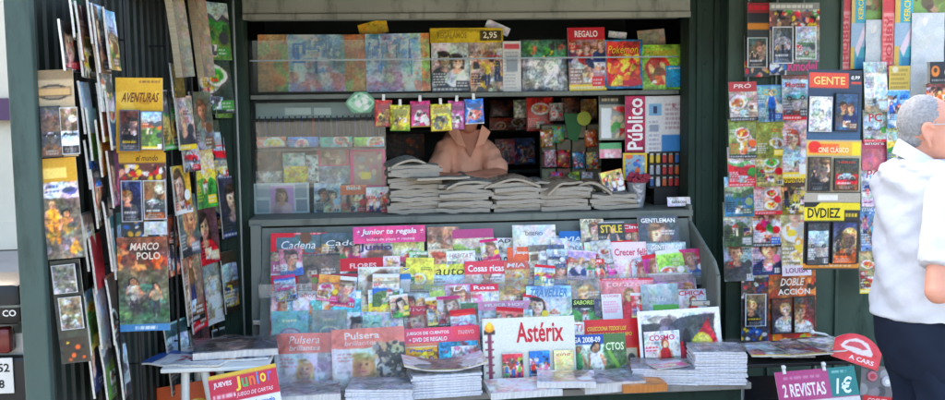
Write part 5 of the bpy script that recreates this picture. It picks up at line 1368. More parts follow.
for a in (
    (172, 64, 98, 0.14, 81, '#5a4c24', 'x', ('y', 'k'), 'small dark yellow leaflet behind the top corner of the yellow card'),
    (179, 96, 150, 0.19, 79, '#b8a4a0', 'P', ('r', 'd'), 'pale magazine with red text beside the yellow adventure card'),
    (186, 140, 172, 0.17, 76, '#5a2c34', 'k', ('r', 'd'), 'wine red magazine under the pale one with red text'),
    (176, 166, 214, 0.19, 79, '#c8a03c', 'p', ('r', 'w'), 'golden yellow magazine beside the two white cases'),
    (182, 196, 256, 0.20, 76, '#5c6a62', 'p', ('d', 's'), 'grey green magazine beside the adventure scene card'),
    (185, 244, 322, 0.20, 79, '#8a7460', 'w', ('u', 'e'), 'tan magazine below the grey green one'),
    (190, 262, 330, 0.20, 81, '#6a5248', 'p', ('r', 'u'), 'brown magazine with reddish cover beside the tan one'),
    (172, 322, 390, 0.20, 74, '#2f4a4c', 'k', ('t', 'd'), 'dark teal magazine low on the door behind the stool'),
    (196, 326, 396, 0.20, 76, '#4c3436', 'p', ('r', 'k'), 'maroon magazine low on the door behind the stool'),
): dm(*a, out=.07)
for i, a in enumerate((
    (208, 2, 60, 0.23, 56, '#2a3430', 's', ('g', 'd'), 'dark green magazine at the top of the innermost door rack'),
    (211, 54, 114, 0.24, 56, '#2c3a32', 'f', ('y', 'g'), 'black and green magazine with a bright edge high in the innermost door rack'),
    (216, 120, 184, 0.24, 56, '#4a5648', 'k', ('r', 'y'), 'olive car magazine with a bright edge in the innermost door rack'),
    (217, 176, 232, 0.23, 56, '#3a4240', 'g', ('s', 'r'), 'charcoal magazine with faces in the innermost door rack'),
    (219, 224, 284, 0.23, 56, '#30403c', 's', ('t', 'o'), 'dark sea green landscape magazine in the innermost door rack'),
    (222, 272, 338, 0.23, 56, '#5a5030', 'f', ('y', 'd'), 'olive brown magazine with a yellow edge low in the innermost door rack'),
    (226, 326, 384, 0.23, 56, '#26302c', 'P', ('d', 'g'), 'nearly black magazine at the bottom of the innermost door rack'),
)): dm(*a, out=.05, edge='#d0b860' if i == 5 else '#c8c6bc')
for a in (
    (69, -6, 40, .2, 97, '#2e4a3c', 'k', ('g', 's'), 'dark green magazine edge on, first of all at the top of the door'),
    (75, 4, 62, .2, 98, '#5a2a2c', 'p', ('r', 'd'), 'maroon magazine edge on at the top of the first door rack'),
    (104, 10, 70, .2, 94, '#8a8470', 's', ('e', 'u'), 'sand coloured magazine edge on at the top of the first door rack'),
    (106, 92, 150, .2, 94, '#3a5a7a', 'f', ('b', 'o'), 'denim blue food magazine edge on beside the yellow adventure card'),
    (86, 108, 160, .2, 97, '#7a7a34', 's', ('y', 'g'), 'olive yellow magazine edge on behind the beige oval card'),
    (108, 150, 206, .2, 93, '#6a3450', 'p', ('m', 'p'), 'plum coloured magazine edge on beside the crowd band card'),
    (82, 214, 268, .2, 97, '#a89a8a', 'h', ('e', 's'), 'fawn house magazine edge on behind the golden figures card'),
    (110, 216, 276, .2, 93, '#2c5a58', 'k', ('t', 'w'), 'petrol blue car magazine edge on beside the film scene card'),
    (84, 292, 350, .2, 97, '#54603c', 's', ('g', 'y'), 'moss green magazine edge on behind the two small grey cases'),
    (96, 120, 176, .2, 95, '#b06a2c', 'f', ('o', 'y'), 'amber food magazine edge on in the first door rack'),
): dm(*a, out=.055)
for a in (
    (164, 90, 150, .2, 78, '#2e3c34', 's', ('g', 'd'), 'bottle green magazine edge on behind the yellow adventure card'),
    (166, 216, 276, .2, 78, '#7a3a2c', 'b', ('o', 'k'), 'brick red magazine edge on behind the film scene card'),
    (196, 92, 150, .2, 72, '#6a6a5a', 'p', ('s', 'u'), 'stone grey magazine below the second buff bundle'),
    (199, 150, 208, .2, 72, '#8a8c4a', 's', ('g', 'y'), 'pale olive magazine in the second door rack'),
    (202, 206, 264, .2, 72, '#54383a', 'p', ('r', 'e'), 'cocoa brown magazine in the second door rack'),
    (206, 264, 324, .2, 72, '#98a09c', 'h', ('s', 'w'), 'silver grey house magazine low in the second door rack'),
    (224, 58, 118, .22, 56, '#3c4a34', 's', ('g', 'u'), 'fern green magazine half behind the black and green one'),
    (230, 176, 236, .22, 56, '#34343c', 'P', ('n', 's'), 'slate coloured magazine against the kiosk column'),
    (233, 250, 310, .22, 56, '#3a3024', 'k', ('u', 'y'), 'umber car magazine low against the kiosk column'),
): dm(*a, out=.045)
# clear front strip of the innermost rack
pa, pb_ = at(240, 200, 5.1), at(243, 200, 5.1)
mb = MB(); mb.tube([(pa.x, 5.1, .2), (pa.x, 5.1, 2.4)], .006, 8); part(mb, 'rack_rail', M_WIRE, K)

# hanging promotional cards
def promo(label, x0, y0, x1, y1, Y, art, texts=(), cases=(), lean=2, roll=0, yaw=0, w=None, curl=0.0, bow=-.006, group=None):
    o = sheet('promo_card', label, 'promo card', x0, y0, x1, Y, y1=y1, lean=lean, roll=roll, yaw=yaw, t=.003, art=art, texts=texts, bow=bow, curl=curl, group=group, w=w)
    for c in cases:
        a0, b0, a1, b1 = [(c[0] - x0) / (x1 - x0), (c[1] - y0) / (y1 - y0), (c[2] - x0) / (x1 - x0), (c[3] - y0) / (y1 - y0)]
        case_on(o, a0, b0, a1, b1, c[4], c[5], c[6] if len(c) > 6 else None, c[7] if len(c) > 7 else 'w', c[8] if len(c) > 8 else ('r', 'y'), frame=c[9] if len(c) > 9 else '#b8bcc0')
    return o
GS1, GS2, GS3 = 'promo cards hung at the door edge', 'promo cards hung in the middle of the door', 'promo cards hung beside the man'
promo('beige promotional card with a black oval emblem and two cases, at the door edge', 33, 70, 73, 157, 3.56,
      lambda w, h, s: Art(w, h, '#a8987c', s).rect(0, 0, 1, .12, '#7a6a50').ell(.48, .26, .42, .2, '#1e1e1c').ell(.48, .26, .36, .155, '#a8977c').rect(.03, .2, .93, .31, '#5a4a38').rect(.06, .215, .9, .295, '#b09468'),
      [], [(38, 106, 58, 157, '#2e3436', 'p', None, 'w', ('d', 'u'), '#1c2022'), (58, 108, 76, 155, '#8a8a96', 'p', None, 'w', ('a', 'w'))], roll=-2, group=GS1)
promo('yellow and white promotional card with figures in golden clothes, below the beige oval one', 39, 158, 76, 258, 3.55,
      lambda w, h, s: Art(w, h, '#b8b4ac', s).rect(0, 0, 1, .24, '#b08a2c').rect(.1, .1, .7, .2, '#d8c070').rect(0, .24, 1, .4, '#c4c4c8').ell(.75, .33, .2, .1, '#4a5a88').lines(.1, .26, .5, .36, 'n', 2).rect(0, .4, 1, 1, '#5a5248').figure(.25, .45, .11, '#c89070', 'u', '#b8862c', '#b07a28').figure(.6, .55, .1, '#c89070', 'k', '#8a6a3c', '#6a6a60').blot(['#b88a30', 'd', 'u', 's'], 18, .05, .12, 0, .6, 1, 1).photo(.05, .5, .24), [], [], roll=-3, group=GS1)
promo('dark promotional card with two small grey cases, lowest at the door edge', 50, 260, 80, 362, 3.56,
      lambda w, h, s: Art(w, h, '#30342e', s).blot(['d', '#3a4038', 'k'], 14, .08, .2).rect(.1, .75, .9, .98, '#2a2620').blot(['o', 'y', 'k'], 10, .04, .1, .2, .76, .8, .97),
      [], [(52, 264, 76, 292, '#5c6058', 'x', None, 'w', ('s', 'd')), (55, 296, 78, 328, '#6a6450', 'x', None, 'w', ('s', 'u'))], roll=-4, group=GS1)
promo('yellow adventure promotional card with two dark cases, hung on the door', 116, 78, 163, 153, 3.98,
      lambda w, h, s: Art(w, h, '#c09a30', s).grad('#c8a034', '#b48a2c').blot(['#d0b050', '#a87c24'], 10, .06, .2).lines(.5, .03, .95, .09, 'u', 1),
      [('AVENTURAS', .52, .26, .82, .13, '#6a3a1c')], [(120, 110, 140, 151, '#3a3c38', 'p', None, 'w', ('s', 'd'), '#5a6a78'), (141, 111, 163, 150, '#5a5038', 's', None, 'w', ('o', 'd'), '#5a4a48')], group=GS2, roll=1)
promo('promotional card with a crowd band and two white cases, hung below the yellow adventure card', 119, 153, 166, 236, 3.98,
      lambda w, h, s: Art(w, h, '#2c3438', s).rect(0, 0, 1, .14, '#b8902c').rect(0, .12, 1, .36, '#5a3a34').blot(['r', '#d8a488', 'k', 'w', 'y'], 40, .03, .07, 0, .14, 1, .34).blot(['b', '#c89a38', 'k', 'w'], 20, .04, .09, 0, .8, 1, 1),
      [('el mundo', .6, .06, .5, .07, '#6a4a1c')], [(121, 180, 142, 221, '#7a7ea0', 'p', None, 'w', ('d', 'w'), '#c4c8d0'), (143, 180, 166, 219, '#6a7098', 'p', None, 'w', ('d', 'w'), '#c4c8d0'), (143, 221, 166, 234, '#b8bcc0', 'n')], group=GS2)
promo('tall dark blue and green promotional card with a film scene, lowest on the door', 117, 237, 167, 330, 3.97,
      lambda w, h, s: Art(w, h, '#4a5a4c', s).grad('#7a4a3a', '#3a6a58').rect(0, .1, 1, .3, '#5a3a34').blot(['o', '#8a3a2c', 'k', '#c88a58', 'u'], 26, .04, .1, 0, .08, 1, .35).bust(.32, .5, .09, '#c89070', 'k', '#b8b4a0', False).bust(.72, .55, .08, '#c89070', 'k', '#8a7a60', False).blot(['#3a6a48', '#48886c', 'd', '#7a9a70'], 20, .04, .1, 0, .5, 1, .9).figure(.3, .46, .07, '#c89070', 'k', '#c8c4b0', 'd').figure(.72, .52, .06, '#c89070', 'k', '#a89a78', 'd').photo(.05, .5).rect(0, .92, 1, 1, '#3a78a8').lines(.3, .93, .9, .99, 'w', 1),
      [('MARCO', .55, .1, .6, .08, '#d8c8b8'), ('POLO', .62, .2, .5, .08, '#d8c8b8')], [], group=GS2)

# ================================================================== RIGHT WING
GR = 'magazines overlapping down the rack panel'
def col(items, Y):
    for i, it in enumerate(items):
        x0, y0, x1, y1, bg, sj, ti, tc, bd, ac, lab = it[:11]
        ex = it[11] if len(it) > 11 else {}
        sheet('magazine', lab, 'magazine', x0, y0, x1, Y - .004 * i, y1=y1, bg=bg, subj=sj, title=ti, tc=tc, band=bd, acc=ac, group=GR, lean=7, **ex)
col([
    (728, 82, 756, 121, '#b8a49c', 'f', 'PRÓ', '#e0c8c0', '#a83a38', ('g', 'w'), 'magazine with brick red title band at the top of the first rack column', dict(bh=.26, th=.15, tw=.7)),
    (728, 119, 756, 158, '#7a8a48', 'f', None, 'w', None, ('y', 'o'), 'green and gold food magazine in the first rack column'),
    (727, 147, 756, 186, '#8a7074', 's', 'jard', '#a8304c', '#d8ccd0', ('r', 'g'), 'garden magazine with crimson title on a white band', dict(bh=.26, th=.18, tw=.85)),
    (724, 177, 753, 216, '#b0bcc4', 's', None, 'w', None, ('#4a5a44', '#8a9a70'), 'white framed landscape magazine in the first rack column'),
    (723, 202, 752, 246, '#5a6a54', 's', 'VIAJAR', '#a8b8a0', None, ('#3a4a34', 's'), 'dark green travel magazine in the first rack column', dict(th=.2, tw=.9)),
    (723, 236, 752, 280, '#a8bcc8', 'P', 'Triunfo', '#b84450', None, ('s', 'd'), 'pale blue magazine with red title, lowest of the first rack column', dict(th=.22, tw=.9, ty=.16)),
], 5.09)
col([
    (756, 85, 783, 122, '#6f98a8', 'w', 'GO', '#c8b860', None, ('b', 'w'), 'blue magazine with big yellowish two letter title', dict(th=.24, tw=.62, ty=.2)),
    (755, 118, 783, 158, '#8a8c48', 'f', None, 'w', None, ('o', 'y'), 'green and gold food magazine in the second rack column'),
    (754, 147, 782, 186, '#c8bc78', 'f', 'BA', '#b88a9a', None, ('g', 'r'), 'pale yellow magazine with mauve letters and fruit', dict(th=.24, tw=.6, ty=.18)),
    (753, 175, 781, 214, '#c8a8a0', 'f', 'Textos', '#b87a78', '#d0c0b8', ('e', 'r'), 'dusty rose magazine in the second rack column', dict(bh=.25, th=.16)),
    (752, 202, 780, 246, '#cdbcc4', 'g', 'Teletodo', '#a85058', None, ('b', 'r'), 'white television magazine with red title and small pictures', dict(th=.15, ty=.12)),
    (751, 232, 780, 274, '#d0bccc', 'p', 'love', '#c03a78', None, ('n', 'p'), 'pink and white magazine with a dark haired woman, lowest of the second rack column', dict(th=.2, tw=.6)),
], 5.088)
col([
    (781, 70, 808, 120, '#7a4c44', 'k', 'Motor', '#b83c3c', None, ('t', 'd'), 'dark motor magazine with red title in the third rack column', dict(th=.14, ty=.3)),
    (781, 112, 807, 178, '#c8a4a8', 'p', 'Mujer', '#c83c6c', None, ('a', 'w'), 'tall pale magazine with a bare shouldered woman', dict(th=.12, ty=.1)),
    (780, 175, 807, 214, '#8a7a30', 'b', 'duende', 'y', '#4a3428', ('y', 'k'), 'yellow and black magazine in the third rack column', dict(bh=.3, th=.2)),
    (779, 199, 808, 274, '#c4b888', 'f', 'LOUISA', '#8a4a80', None, ('y', '#e8b8a0'), 'baby magazine with yellow flowers and a pale foot, lowest of the third rack column', dict(ty=.93, th=.08, art=lambda w, h, s: cover(w, h, '#c0b488', 'f', s, None, ('y', '#d8c090')).rect(0, .86, 1, 1, '#dcd4dc').bust(.5, .2, .2, '#e4bca4', '#d8b890', 'w', False).blot(['y', '#d89a30', 'w'], 14, .06, .12, .2, .35, .9, .7))),
], 5.086)
GT = 'promo cards at the top of the rack panel'
promo('black promotional strip with red and orange bands, top of the rack panel', 747, 3, 771, 38, 5.09, lambda w, h, s: Art(w, h, '#24282a', s).rect(0, 0, 1, .3, '#7a2c30').rect(0, .58, 1, .76, '#b8782c').lines(.1, .05, .9, .25, 'r', 1), group=GT)
promo('small promotional card with one white framed case, below the black strip', 744, 36, 770, 77, 5.09, lambda w, h, s: Art(w, h, '#2c3034', s).blot(['r', 'y', 'n', '#c8a088'], 16, .05, .12, 0, .6, 1, 1), [], [(746, 38, 766, 68, '#6a7478', 'p', None, 'w', ('d', 'u'), '#c8ccc8')], group=GT)
promo('large promotional card with a crowd, two white cases and a pink handwritten word', 769, 3, 819, 75, 5.08,
      lambda w, h, s: Art(w, h, '#8a8c84', s).lines(.05, .02, .95, .1, '#dcdcd4', 1).rect(0, .12, 1, .36, '#6a4a44').blot(['r', '#d8a488', 'k', 'w', 'y', 'g', 'n'], 60, .02, .06, 0, .1, 1, .4).photo(.04, .4, .1).blot(['n', 'w', 'b', 'k'], 26, .03, .07, 0, .8, .4, 1).rect(.35, .82, 1, 1, '#4a4a44'),
      [('Rmodel', .66, .88, .6, .16, '#c83a78')], [(771, 27, 792, 64, '#8a8ca8', 'p', None, 'w', ('e', 'w'), '#d0d4d4'), (794, 27, 815, 60, '#9aa0b0', 'k', None, 'w', ('#5a7a58', 'd'), '#d0d4d4')], group=GT)
GL = 'promo cards at the foot of the rack panel'
promo('dark promotional card with one white framed case, at the foot of the rack panel', 741, 273, 768, 340, 5.06,
      lambda w, h, s: Art(w, h, '#3a3438', s).rect(0, 0, 1, .08, '#b8b4a8').blot(['r', 'u', 'w', 'n', '#8a4a38'], 40, .04, .1, 0, .06, 1, .36).photo(.05, .4).blot(['n', 'w', 'b', 'y'], 30, .04, .1, 0, .78, 1, 1), [], [(744, 293, 765, 325, '#8a9ac0', 'P', None, 'w', ('n', 'w'), '#d4d8dc')], group=GL)
promo('orange and brown promotional card with two dark cases, low on the rack panel', 767, 265, 815, 340, 5.07,
      lambda w, h, s: Art(w, h, '#6a3a28', s).grad('#a85c34', '#4a2c20').blot(['o', '#d88a48', 'u', 'k', '#8a3020'], 50, .04, .1).photo(.06, .5).rect(0, .88, 1, 1, '#8a2c24').blot(['y', 'o', 'l', 'r'], 12, .04, .1, .1, .88, .9, 1),
      [('DOBLE', .52, .22, .5, .1, '#e0d8d0'), ('ACCIÓN', .55, .34, .7, .11, '#e0d8d0')], [(770, 297, 790, 332, '#5a4030', 'p', None, 'w', ('u', 'k'), '#2c2420'), (792, 296, 813, 332, '#6a5038', 'p', None, 'w', ('g', 'r'), '#2c2420')], group=GL)
promo('dark blue promotional card with orange title and two film cases, highest beside the man', 808, 70, 862, 140, 4.72,
      lambda w, h, s: Art(w, h, '#2c3a4c', s).grad('#2c3444', '#3c5874').rect(.03, .05, .76, .26, '#c8503c').rect(.78, .06, 1, .14, '#2a2a2c').rect(.8, .17, .98, .2, '#c8503c'),
      [('GENTE', .4, .155, .62, .13, '#e8c070'), ('0,99', .88, .11, .16, .06, 'w')], [(809, 97, 832, 132, '#c4c4bc', 'x', None, 'w', ('s', 'w'), '#c8c8c4'), (835, 93, 858, 131, '#38506c', 'c', None, 'w', ('n', 'u'), '#22262c')], group=GS3, roll=1.5)
promo('beige promotional card with red and yellow title and two cases, beside the man', 806, 140, 861, 192, 4.7,
      lambda w, h, s: Art(w, h, '#b0a488', s).rect(.02, .04, .98, .3, '#d8a848').rect(.05, .08, .6, .26, '#d86a38').ell(.16, .14, .12, .1, '#c83028').rect(.83, .06, .98, .3, 'y').rect(0, .96, 1, 1, '#8a8070'),
      [('CINE CLÁSICO', .5, .18, .58, .12, '#f0dcb0')], [(808, 157, 830, 191, '#c0a888', 'p', None, 'w', ('y', 'd'), '#3a3430'), (834, 158, 858, 190, '#c8c4bc', 'P', 'HÉROE', '#b84438', ('r', 'd'), '#3a3430')], group=GS3, roll=1.5)
promo('black and yellow promotional card with two dark film cases, lowest beside the man', 804, 193, 860, 269, 4.68,
      lambda w, h, s: Art(w, h, '#28282a', s).rect(0, 0, 1, .12, '#a8a090').rect(.25, .03, .6, .1, '#e0dcd0').rect(0, .13, 1, .36, '#d8c434').poly([(.0, .13), (.3, .13), (.2, .19), (0, .19)], 'k').rect(.72, .22, 1, .36, '#2a2a2a').lines(.74, .25, .98, .33, 'y', 1).rect(0, .91, 1, .97, '#d08a38').lines(.3, .925, .95, .96, 'w', 1),
      [('DVDIEZ', .36, .26, .62, .13, '#1c1c1e')], [(807, 222, 829, 264, '#3c4042', 'k', None, 'w', ('s', 'd'), '#1c1e20'), (832, 221, 857, 263, '#3c3a36', 'P', None, 'w', ('o', 'k'), '#1c1e20')], group=GS3, roll=2)

# back part of the wing: hanging paper banners, sheets and magazines
def hang(nm, lab, x0, y0, x1, y1, Y, art, texts=(), group=None, **kw):
    return sheet(nm, lab, nm.replace('_', ' '), x0, y0, x1, Y, y1=y1, art=art, texts=texts, lean=0, t=.003, group=group, **kw)
RB = lambda w, h, s: Art(w, h, '#c4585c', s).rect(0, 0, 1, .25, '#b84448').rect(.1, .27, .92, .98, '#d89490').lines(.15, .3, .9, .96, '#c44c50', 12)
BB = lambda w, h, s: Art(w, h, '#4a9aa8', s).rect(0, 0, .28, 1, '#c8a860').rect(0, .42, 1, .72, '#9ab0c0').poly([(.3, .75), (.9, .45), (1, .55), (.5, .85)], '#d8c8d0').rect(.4, .86, 1, 1, '#3a7a9a')
GB_ = 'paper banners hung on the back wing'
hang('banner', 'red and pink vertical banner next to the rack panel edge', 838, -10, 852, 70, 5.3, RB, [('HOBBY', .55, .6, .6, .5, '#c04048', True, True)], GB_)
hang('banner', 'blue and yellow vertical banner next to the rack panel edge', 852, -10, 866, 69, 5.29, BB, [('KERCHÉ', .62, .2, .34, .45, '#d8c850', True, True)], GB_)
hang('banner', 'second red and pink vertical banner, between the two white sheets', 883, -10, 896, 76, 5.27, RB, [('HOBBY', .55, .6, .6, .5, '#c04048', True, True)], GB_)
hang('banner', 'second blue and yellow vertical banner, between the two white sheets', 896, -10, 914, 68, 5.26, BB, [('KERCHÉ', .6, .22, .36, .45, '#d8c850', True, True)], GB_)
SHT = lambda w, h, s: Art(w, h, '#c4c8c8', s).blot(['#b4bcc0', '#d0d4d4', '#bcc4c4'], 24, .1, .3, a=.5)
hang('paper_sheet', 'narrow grey white hanging sheet between the banners', 866, 20, 884, 112, 5.28, SHT, crump=.003)
hang('paper_sheet', 'wide white hanging sheet above the head of the man', 912, 13, 945, 66, 5.25, SHT, crump=.003)
hang('paper_sheet', 'pale hanging strip behind the grey hair of the man', 911, 64, 928, 110, 5.24, SHT, crump=.002)
HD = lambda c: (lambda w, h, s: Art(w, h, c, s).blot(['#7a9a58', '#8a5a44', '#6a7a48', '#b89a78', '#5a4a40'], 22, .1, .25))
hang('photo_print', 'brown and green picture above the narrow hanging sheet', 866, -10, 884, 20, 5.3, HD('#6a8a4c'))
hang('photo_print', 'green and red brown picture above the wide white sheet', 913, -10, 946, 13, 5.29, HD('#7a9a58'))
hang('leaflet', 'mustard yellow leaflet hanging under the second red banner', 889, 66, 910, 92, 5.22, lambda w, h, s: Art(w, h, '#c8b060', s).lines(.1, .1, .9, .9, '#8a7a40', 5).ell(.3, .15, .14, .14, '#d8d0b8'))
col([
    (863, 62, 886, 112, '#a8b4b4', 'h', None, 'w', None, ('s', 'a'), 'silver grey magazine above the computer magazine', {}),
    (862, 110, 887, 142, '#b8c0b8', 'k', 'PC', '#b83c48', None, ('a', 'g'), 'silver computer magazine with red letters', dict(th=.3, tw=.6, ty=.24)),
    (861, 140, 887, 170, '#c06a78', 'n', 'ahora', 'w', '#a84858', ('p', 'r'), 'rose red magazine under the silver computer magazine', dict(bh=.3, th=.15)),
    (860, 166, 886, 206, '#c4b4b8', 'k', 'PC', '#b03048', None, ('n', 'p'), 'white computer magazine with crimson letters behind the shoulder of the man', dict(th=.24, tw=.6, ty=.2)),
    (859, 204, 884, 250, '#6a8ab0', 'b', 'micro', 'w', None, ('c', 'p'), 'blue computer magazine behind the back of the man', dict(th=.14)),
    (858, 244, 882, 292, '#a4946c', 'f', 'VIVE', '#d8d4c8', None, ('r', 'y'), 'sand coloured magazine, lowest behind the back of the man', dict(th=.14)),
], 5.22)
col([
    (886, 90, 910, 128, '#5a90b4', 'b', None, 'w', None, ('b', 'w'), 'bright blue magazine beside the grey hair of the man', {}),
    (886, 124, 912, 170, '#7a9a94', 's', 'foto', '#d8c848', None, ('g', 'y'), 'green photo magazine behind the neck of the man', dict(th=.16)),
], 5.2)
sheet('game_box', 'black box with an orange emblem and a white letter above the man', 'box', 927, 62, 950, 5.15, y1=83, lean=0, t=.03, art=lambda w, h, s: Art(w, h, '#22242a', s).ell(.25, .45, .18, .22, '#c87838').ell(.25, .4, .08, .1, '#3a2a20').lines(.1, .8, .9, .95, 's', 1), texts=[('C', .75, .5, .26, .5, '#c8ccd4')])
sheet('game_box', 'dark red box below the black one with an orange emblem', 'box', 924, 84, 950, 5.14, y1=106, lean=0, t=.03, bg='#6a3430', subj='b', acc=('o', 'k'))

# ================================================================== TABLES
GTB = 'magazines spread on the low dark table'
zz = trz + .002
for k, (cx, cy, Y, yaw, bg, sj, ac, lab) in enumerate((
    (764, 350, 4.66, 8, '#a49c98', 'c', ('r', 's'), 'grey magazine at the wall end of the low dark table'),
    (786, 354, 4.58, -6, '#b0a498', 'f', ('o', 'u'), 'magazine with an orange and brown cover in the middle of the low dark table'),
    (812, 350, 4.66, 12, '#98888c', 'p', ('r', 'd'), 'mauve magazine in the middle of the low dark table'),
    (838, 350, 4.62, -14, '#a08c80', 'b', ('o', 'r'), 'rust coloured magazine nearest the man on the low dark table'),
    (768, 360, 4.52, -10, '#8c9498', 'k', ('s', 'r'), 'steel grey magazine at the front corner of the low dark table'),
    (800, 362, 4.5, 4, '#c0a8a8', 'g', ('r', 'w'), 'pink and grey magazine at the front edge of the low dark table'),
    (830, 361, 4.52, 9, '#b8b4b0', 'x', ('s', 'e'), 'pale magazine at the front edge of the low dark table'),
)):
    o = lying('magazine', lab, 'magazine', cx, cy, Y, .2, .25, .006, zz + .0075 * k, yaw, bg, sj, ac, group=GTB)
    if k in (5, 3): wrap_on(o, .01, 80 + k, .006)
# price sign hung on the table front
o = sheet('price_sign', 'pink and green price sign hanging at the front of the low dark table', 'sign', 774, 369, 854, 4.34, y1=412, lean=22, roll=-2.5, t=.004, bow=0, crump=.0003,
          art=lambda w, h, s: Art(w, h, '#a85078', s).rect(.66, 0, 1, .6, '#2f7470').rect(0, .62, 1, .88, '#d4d0cc').lines(.1, .1, .6, .2, '#c890a8', 1).lines(.7, .06, .95, .14, '#9ac0b8', 1).rect(0, .88, 1, 1, '#8a4468'),
          texts=[('2 REVISTAS', .33, .4, .56, .27, '#ecdde2'), ('1€', .83, .38, .2, .34, '#e0ecea'), ('2x1', .2, .75, .16, .16, '#3a3438'), ('CON REGALO', .6, .75, .4, .15, '#a84058')])
W_, H_, T_ = o_size[o.name]
for fx in (.12, .62):
    mb = MB(); mb.tube([(0, 0, 0), (0, .004, .04)], .008, 10); mb.ball((0, -.002, .03), .011); c_ = mb.build('peg', M_WHITE, o, True); c_.location = ((fx - .5) * W_, -.006, H_ - .012)
# red toy blister with white car
o = sheet('toy_blister', 'bright red toy blister card with a white car outline, standing between table and man', 'toy blister', 837, 335, 885, 4.42, y1=363, lean=12, roll=20, t=.008, bow=0, crump=.0004, material=M_FOIL,
          art=lambda w, h, s: Art(w, h, '#c0222c', s).poly([(.12, .5), (.2, .28), (.42, .16), (.68, .2), (.82, .45), (.8, .62), (.5, .66), (.18, .6)], '#e2d4d4').poly([(.2, .46), (.3, .3), (.52, .26), (.7, .38), (.6, .48)], '#b83a44').rect(.3, .72, .95, .92, '#cc3038'),
          texts=[('A CARS', .62, .82, .55, .17, '#ecdcdc')])
W_, H_, T_ = o_size[o.name]
for v_ in o.data.vertices:
    u_ = v_.co.x / W_; f_ = v_.co.z / H_
    v_.co.z *= 1 - .42 * abs(u_ * 1.9) ** 2.2 * (1 if f_ > .5 else 0)
o = sheet('badge_card', 'card of round pink and grey badges with a red label, beside the dark trousers', 'badge card', 862, 366, 896, 4.4, y1=412, lean=8, roll=8, t=.004, art=lambda w, h, s: Art(w, h, '#6a6668', s).blot(['d', 's', '#8a8084'], 12, .08, .2).rect(.1, .62, .95, .82, '#c02c34'), texts=[('COCHES', .52, .72, .6, .1, '#e8c8c8')])
W_, H_, T_ = o_size[o.name]
for i, (fx, fz, m_) in enumerate(((.3, .78, 'rose_badge'), (.74, .7, 'grey_badge'))):
    mm = mat(m_, '#b86a78' if i == 0 else '#b4b4b8', .25)
    mb = MB(); mb.tube([(0, 0, 0), (0, -.006, 0)], [.026, .022], 20); b_ = mb.build('badge', mm, o, True); b_.location = ((fx - .5) * W_, -T_ - .004, fz * H_)
    mb = MB(); mb.tube([(0, -.0062, 0), (0, -.0085, 0)], .012, 16); mb.build('badge_centre', M_WHITE if i else mat('red_badge', '#a83040', .3), b_)
# lead with a white knob on the panel foot
mb = MB(); p0, p1 = at(812, 332, 4.86), at(838, 341, 4.8)
mb.tube([p0, (p0 + p1) / 2 + Vector((0, 0, .012)), p1], .006, 8); mb.ball(p0, .014)
o = mb.build('umbrella_handle', M_WHITE, None, True); tag(o, 'white ball ended rod resting across the back of the low dark table', 'rod')

# stool of wrapped magazines
zz = tlz + .002
o = lying('newspaper', 'blue and white folded newspaper with a red price, hanging over the stool edge', 'newspaper', 190, 361, 4.36, .36, .22, .008, zz, -14, '#d0d2d4', 'n', ('w', 'w'), group=None, me=card_mesh('newspaper', .36, .22, .008,
      Art(.36, .22, '#d4d6d8', 3).rect(0, .0, 1, .22, '#2c4a86').rect(0, 0, .16, 1, '#30508c').lines(.25, .8, .9, .95, 's', 2), [('2€', .5, .5, .3, .36, '#b8324c')], 0, 0, 0, .003, 4))
o = lying('magazine', 'grey plastic wrapped magazine on top of the stool', 'magazine', 236, 350, 4.45, .36, .26, .03, zz + .012, 8, '#6c6c72', 'p', ('u', 's'))
wrap_on(o, .02, 91, .014)
lying('magazine', 'dark blue magazine under the grey wrapped one on the stool', 'magazine', 232, 358, 4.42, .33, .24, .01, zz + .001, 4, '#2c3a60', 'k', ('b', 's'))
o = sheet('promo_board', 'red and white promotional board with a multicoloured title, leaning below the stool top', 'promo board', 207, 370, 276, 4.18, y1=428, lean=16, roll=-9, t=.004, bow=0, crump=.0004,
      art=lambda w, h, s: Art(w, h, '#dcdce0', s).rect(0, 0, 1, .46, '#b02c40').rect(0, .0, 1, .07, '#c8a840').lines(.04, .3, .4, .42, '#e8d0d4', 1),
      texts=[('JUEVES', .2, .17, .28, .11, '#e8dcdc'), ('J', .42, .2, .08, .26, '#e8c83c'), ('u', .52, .2, .09, .17, '#48a85c'), ('n', .63, .19, .09, .17, '#e0702c'), ('i', .71, .17, .03, .22, '#3c8ac8'), ('o', .79, .18, .09, .17, '#e8c83c'), ('r', .89, .17, .07, .17, '#8a60a8'),
             ('+ JUEGO DE CARTAS', .62, .38, .6, .08, '#ecd4d8'), ('JUEGOS', .36, .6, .5, .16, '#2c4a8c'), ('de magia', .76, .56, .32, .12, '#3a6ab0')])
sheet('promo_board', 'bright orange promotional board with a yellow ring, standing behind the stool legs', 'promo board', 148, 384, 212, 4.5, y1=440, lean=10, roll=-7, t=.004, bow=0,
      art=lambda w, h, s: Art(w, h, '#cc5a28', s).rect(.4, .3, 1, 1, '#8a3a2c').ell(.72, .5, .24, .2, '#d8b040').ell(.72, .5, .15, .12, '#7a5a48').blot(['y', 'w', 'u'], 12, .04, .1, .4, .3, 1, 1))

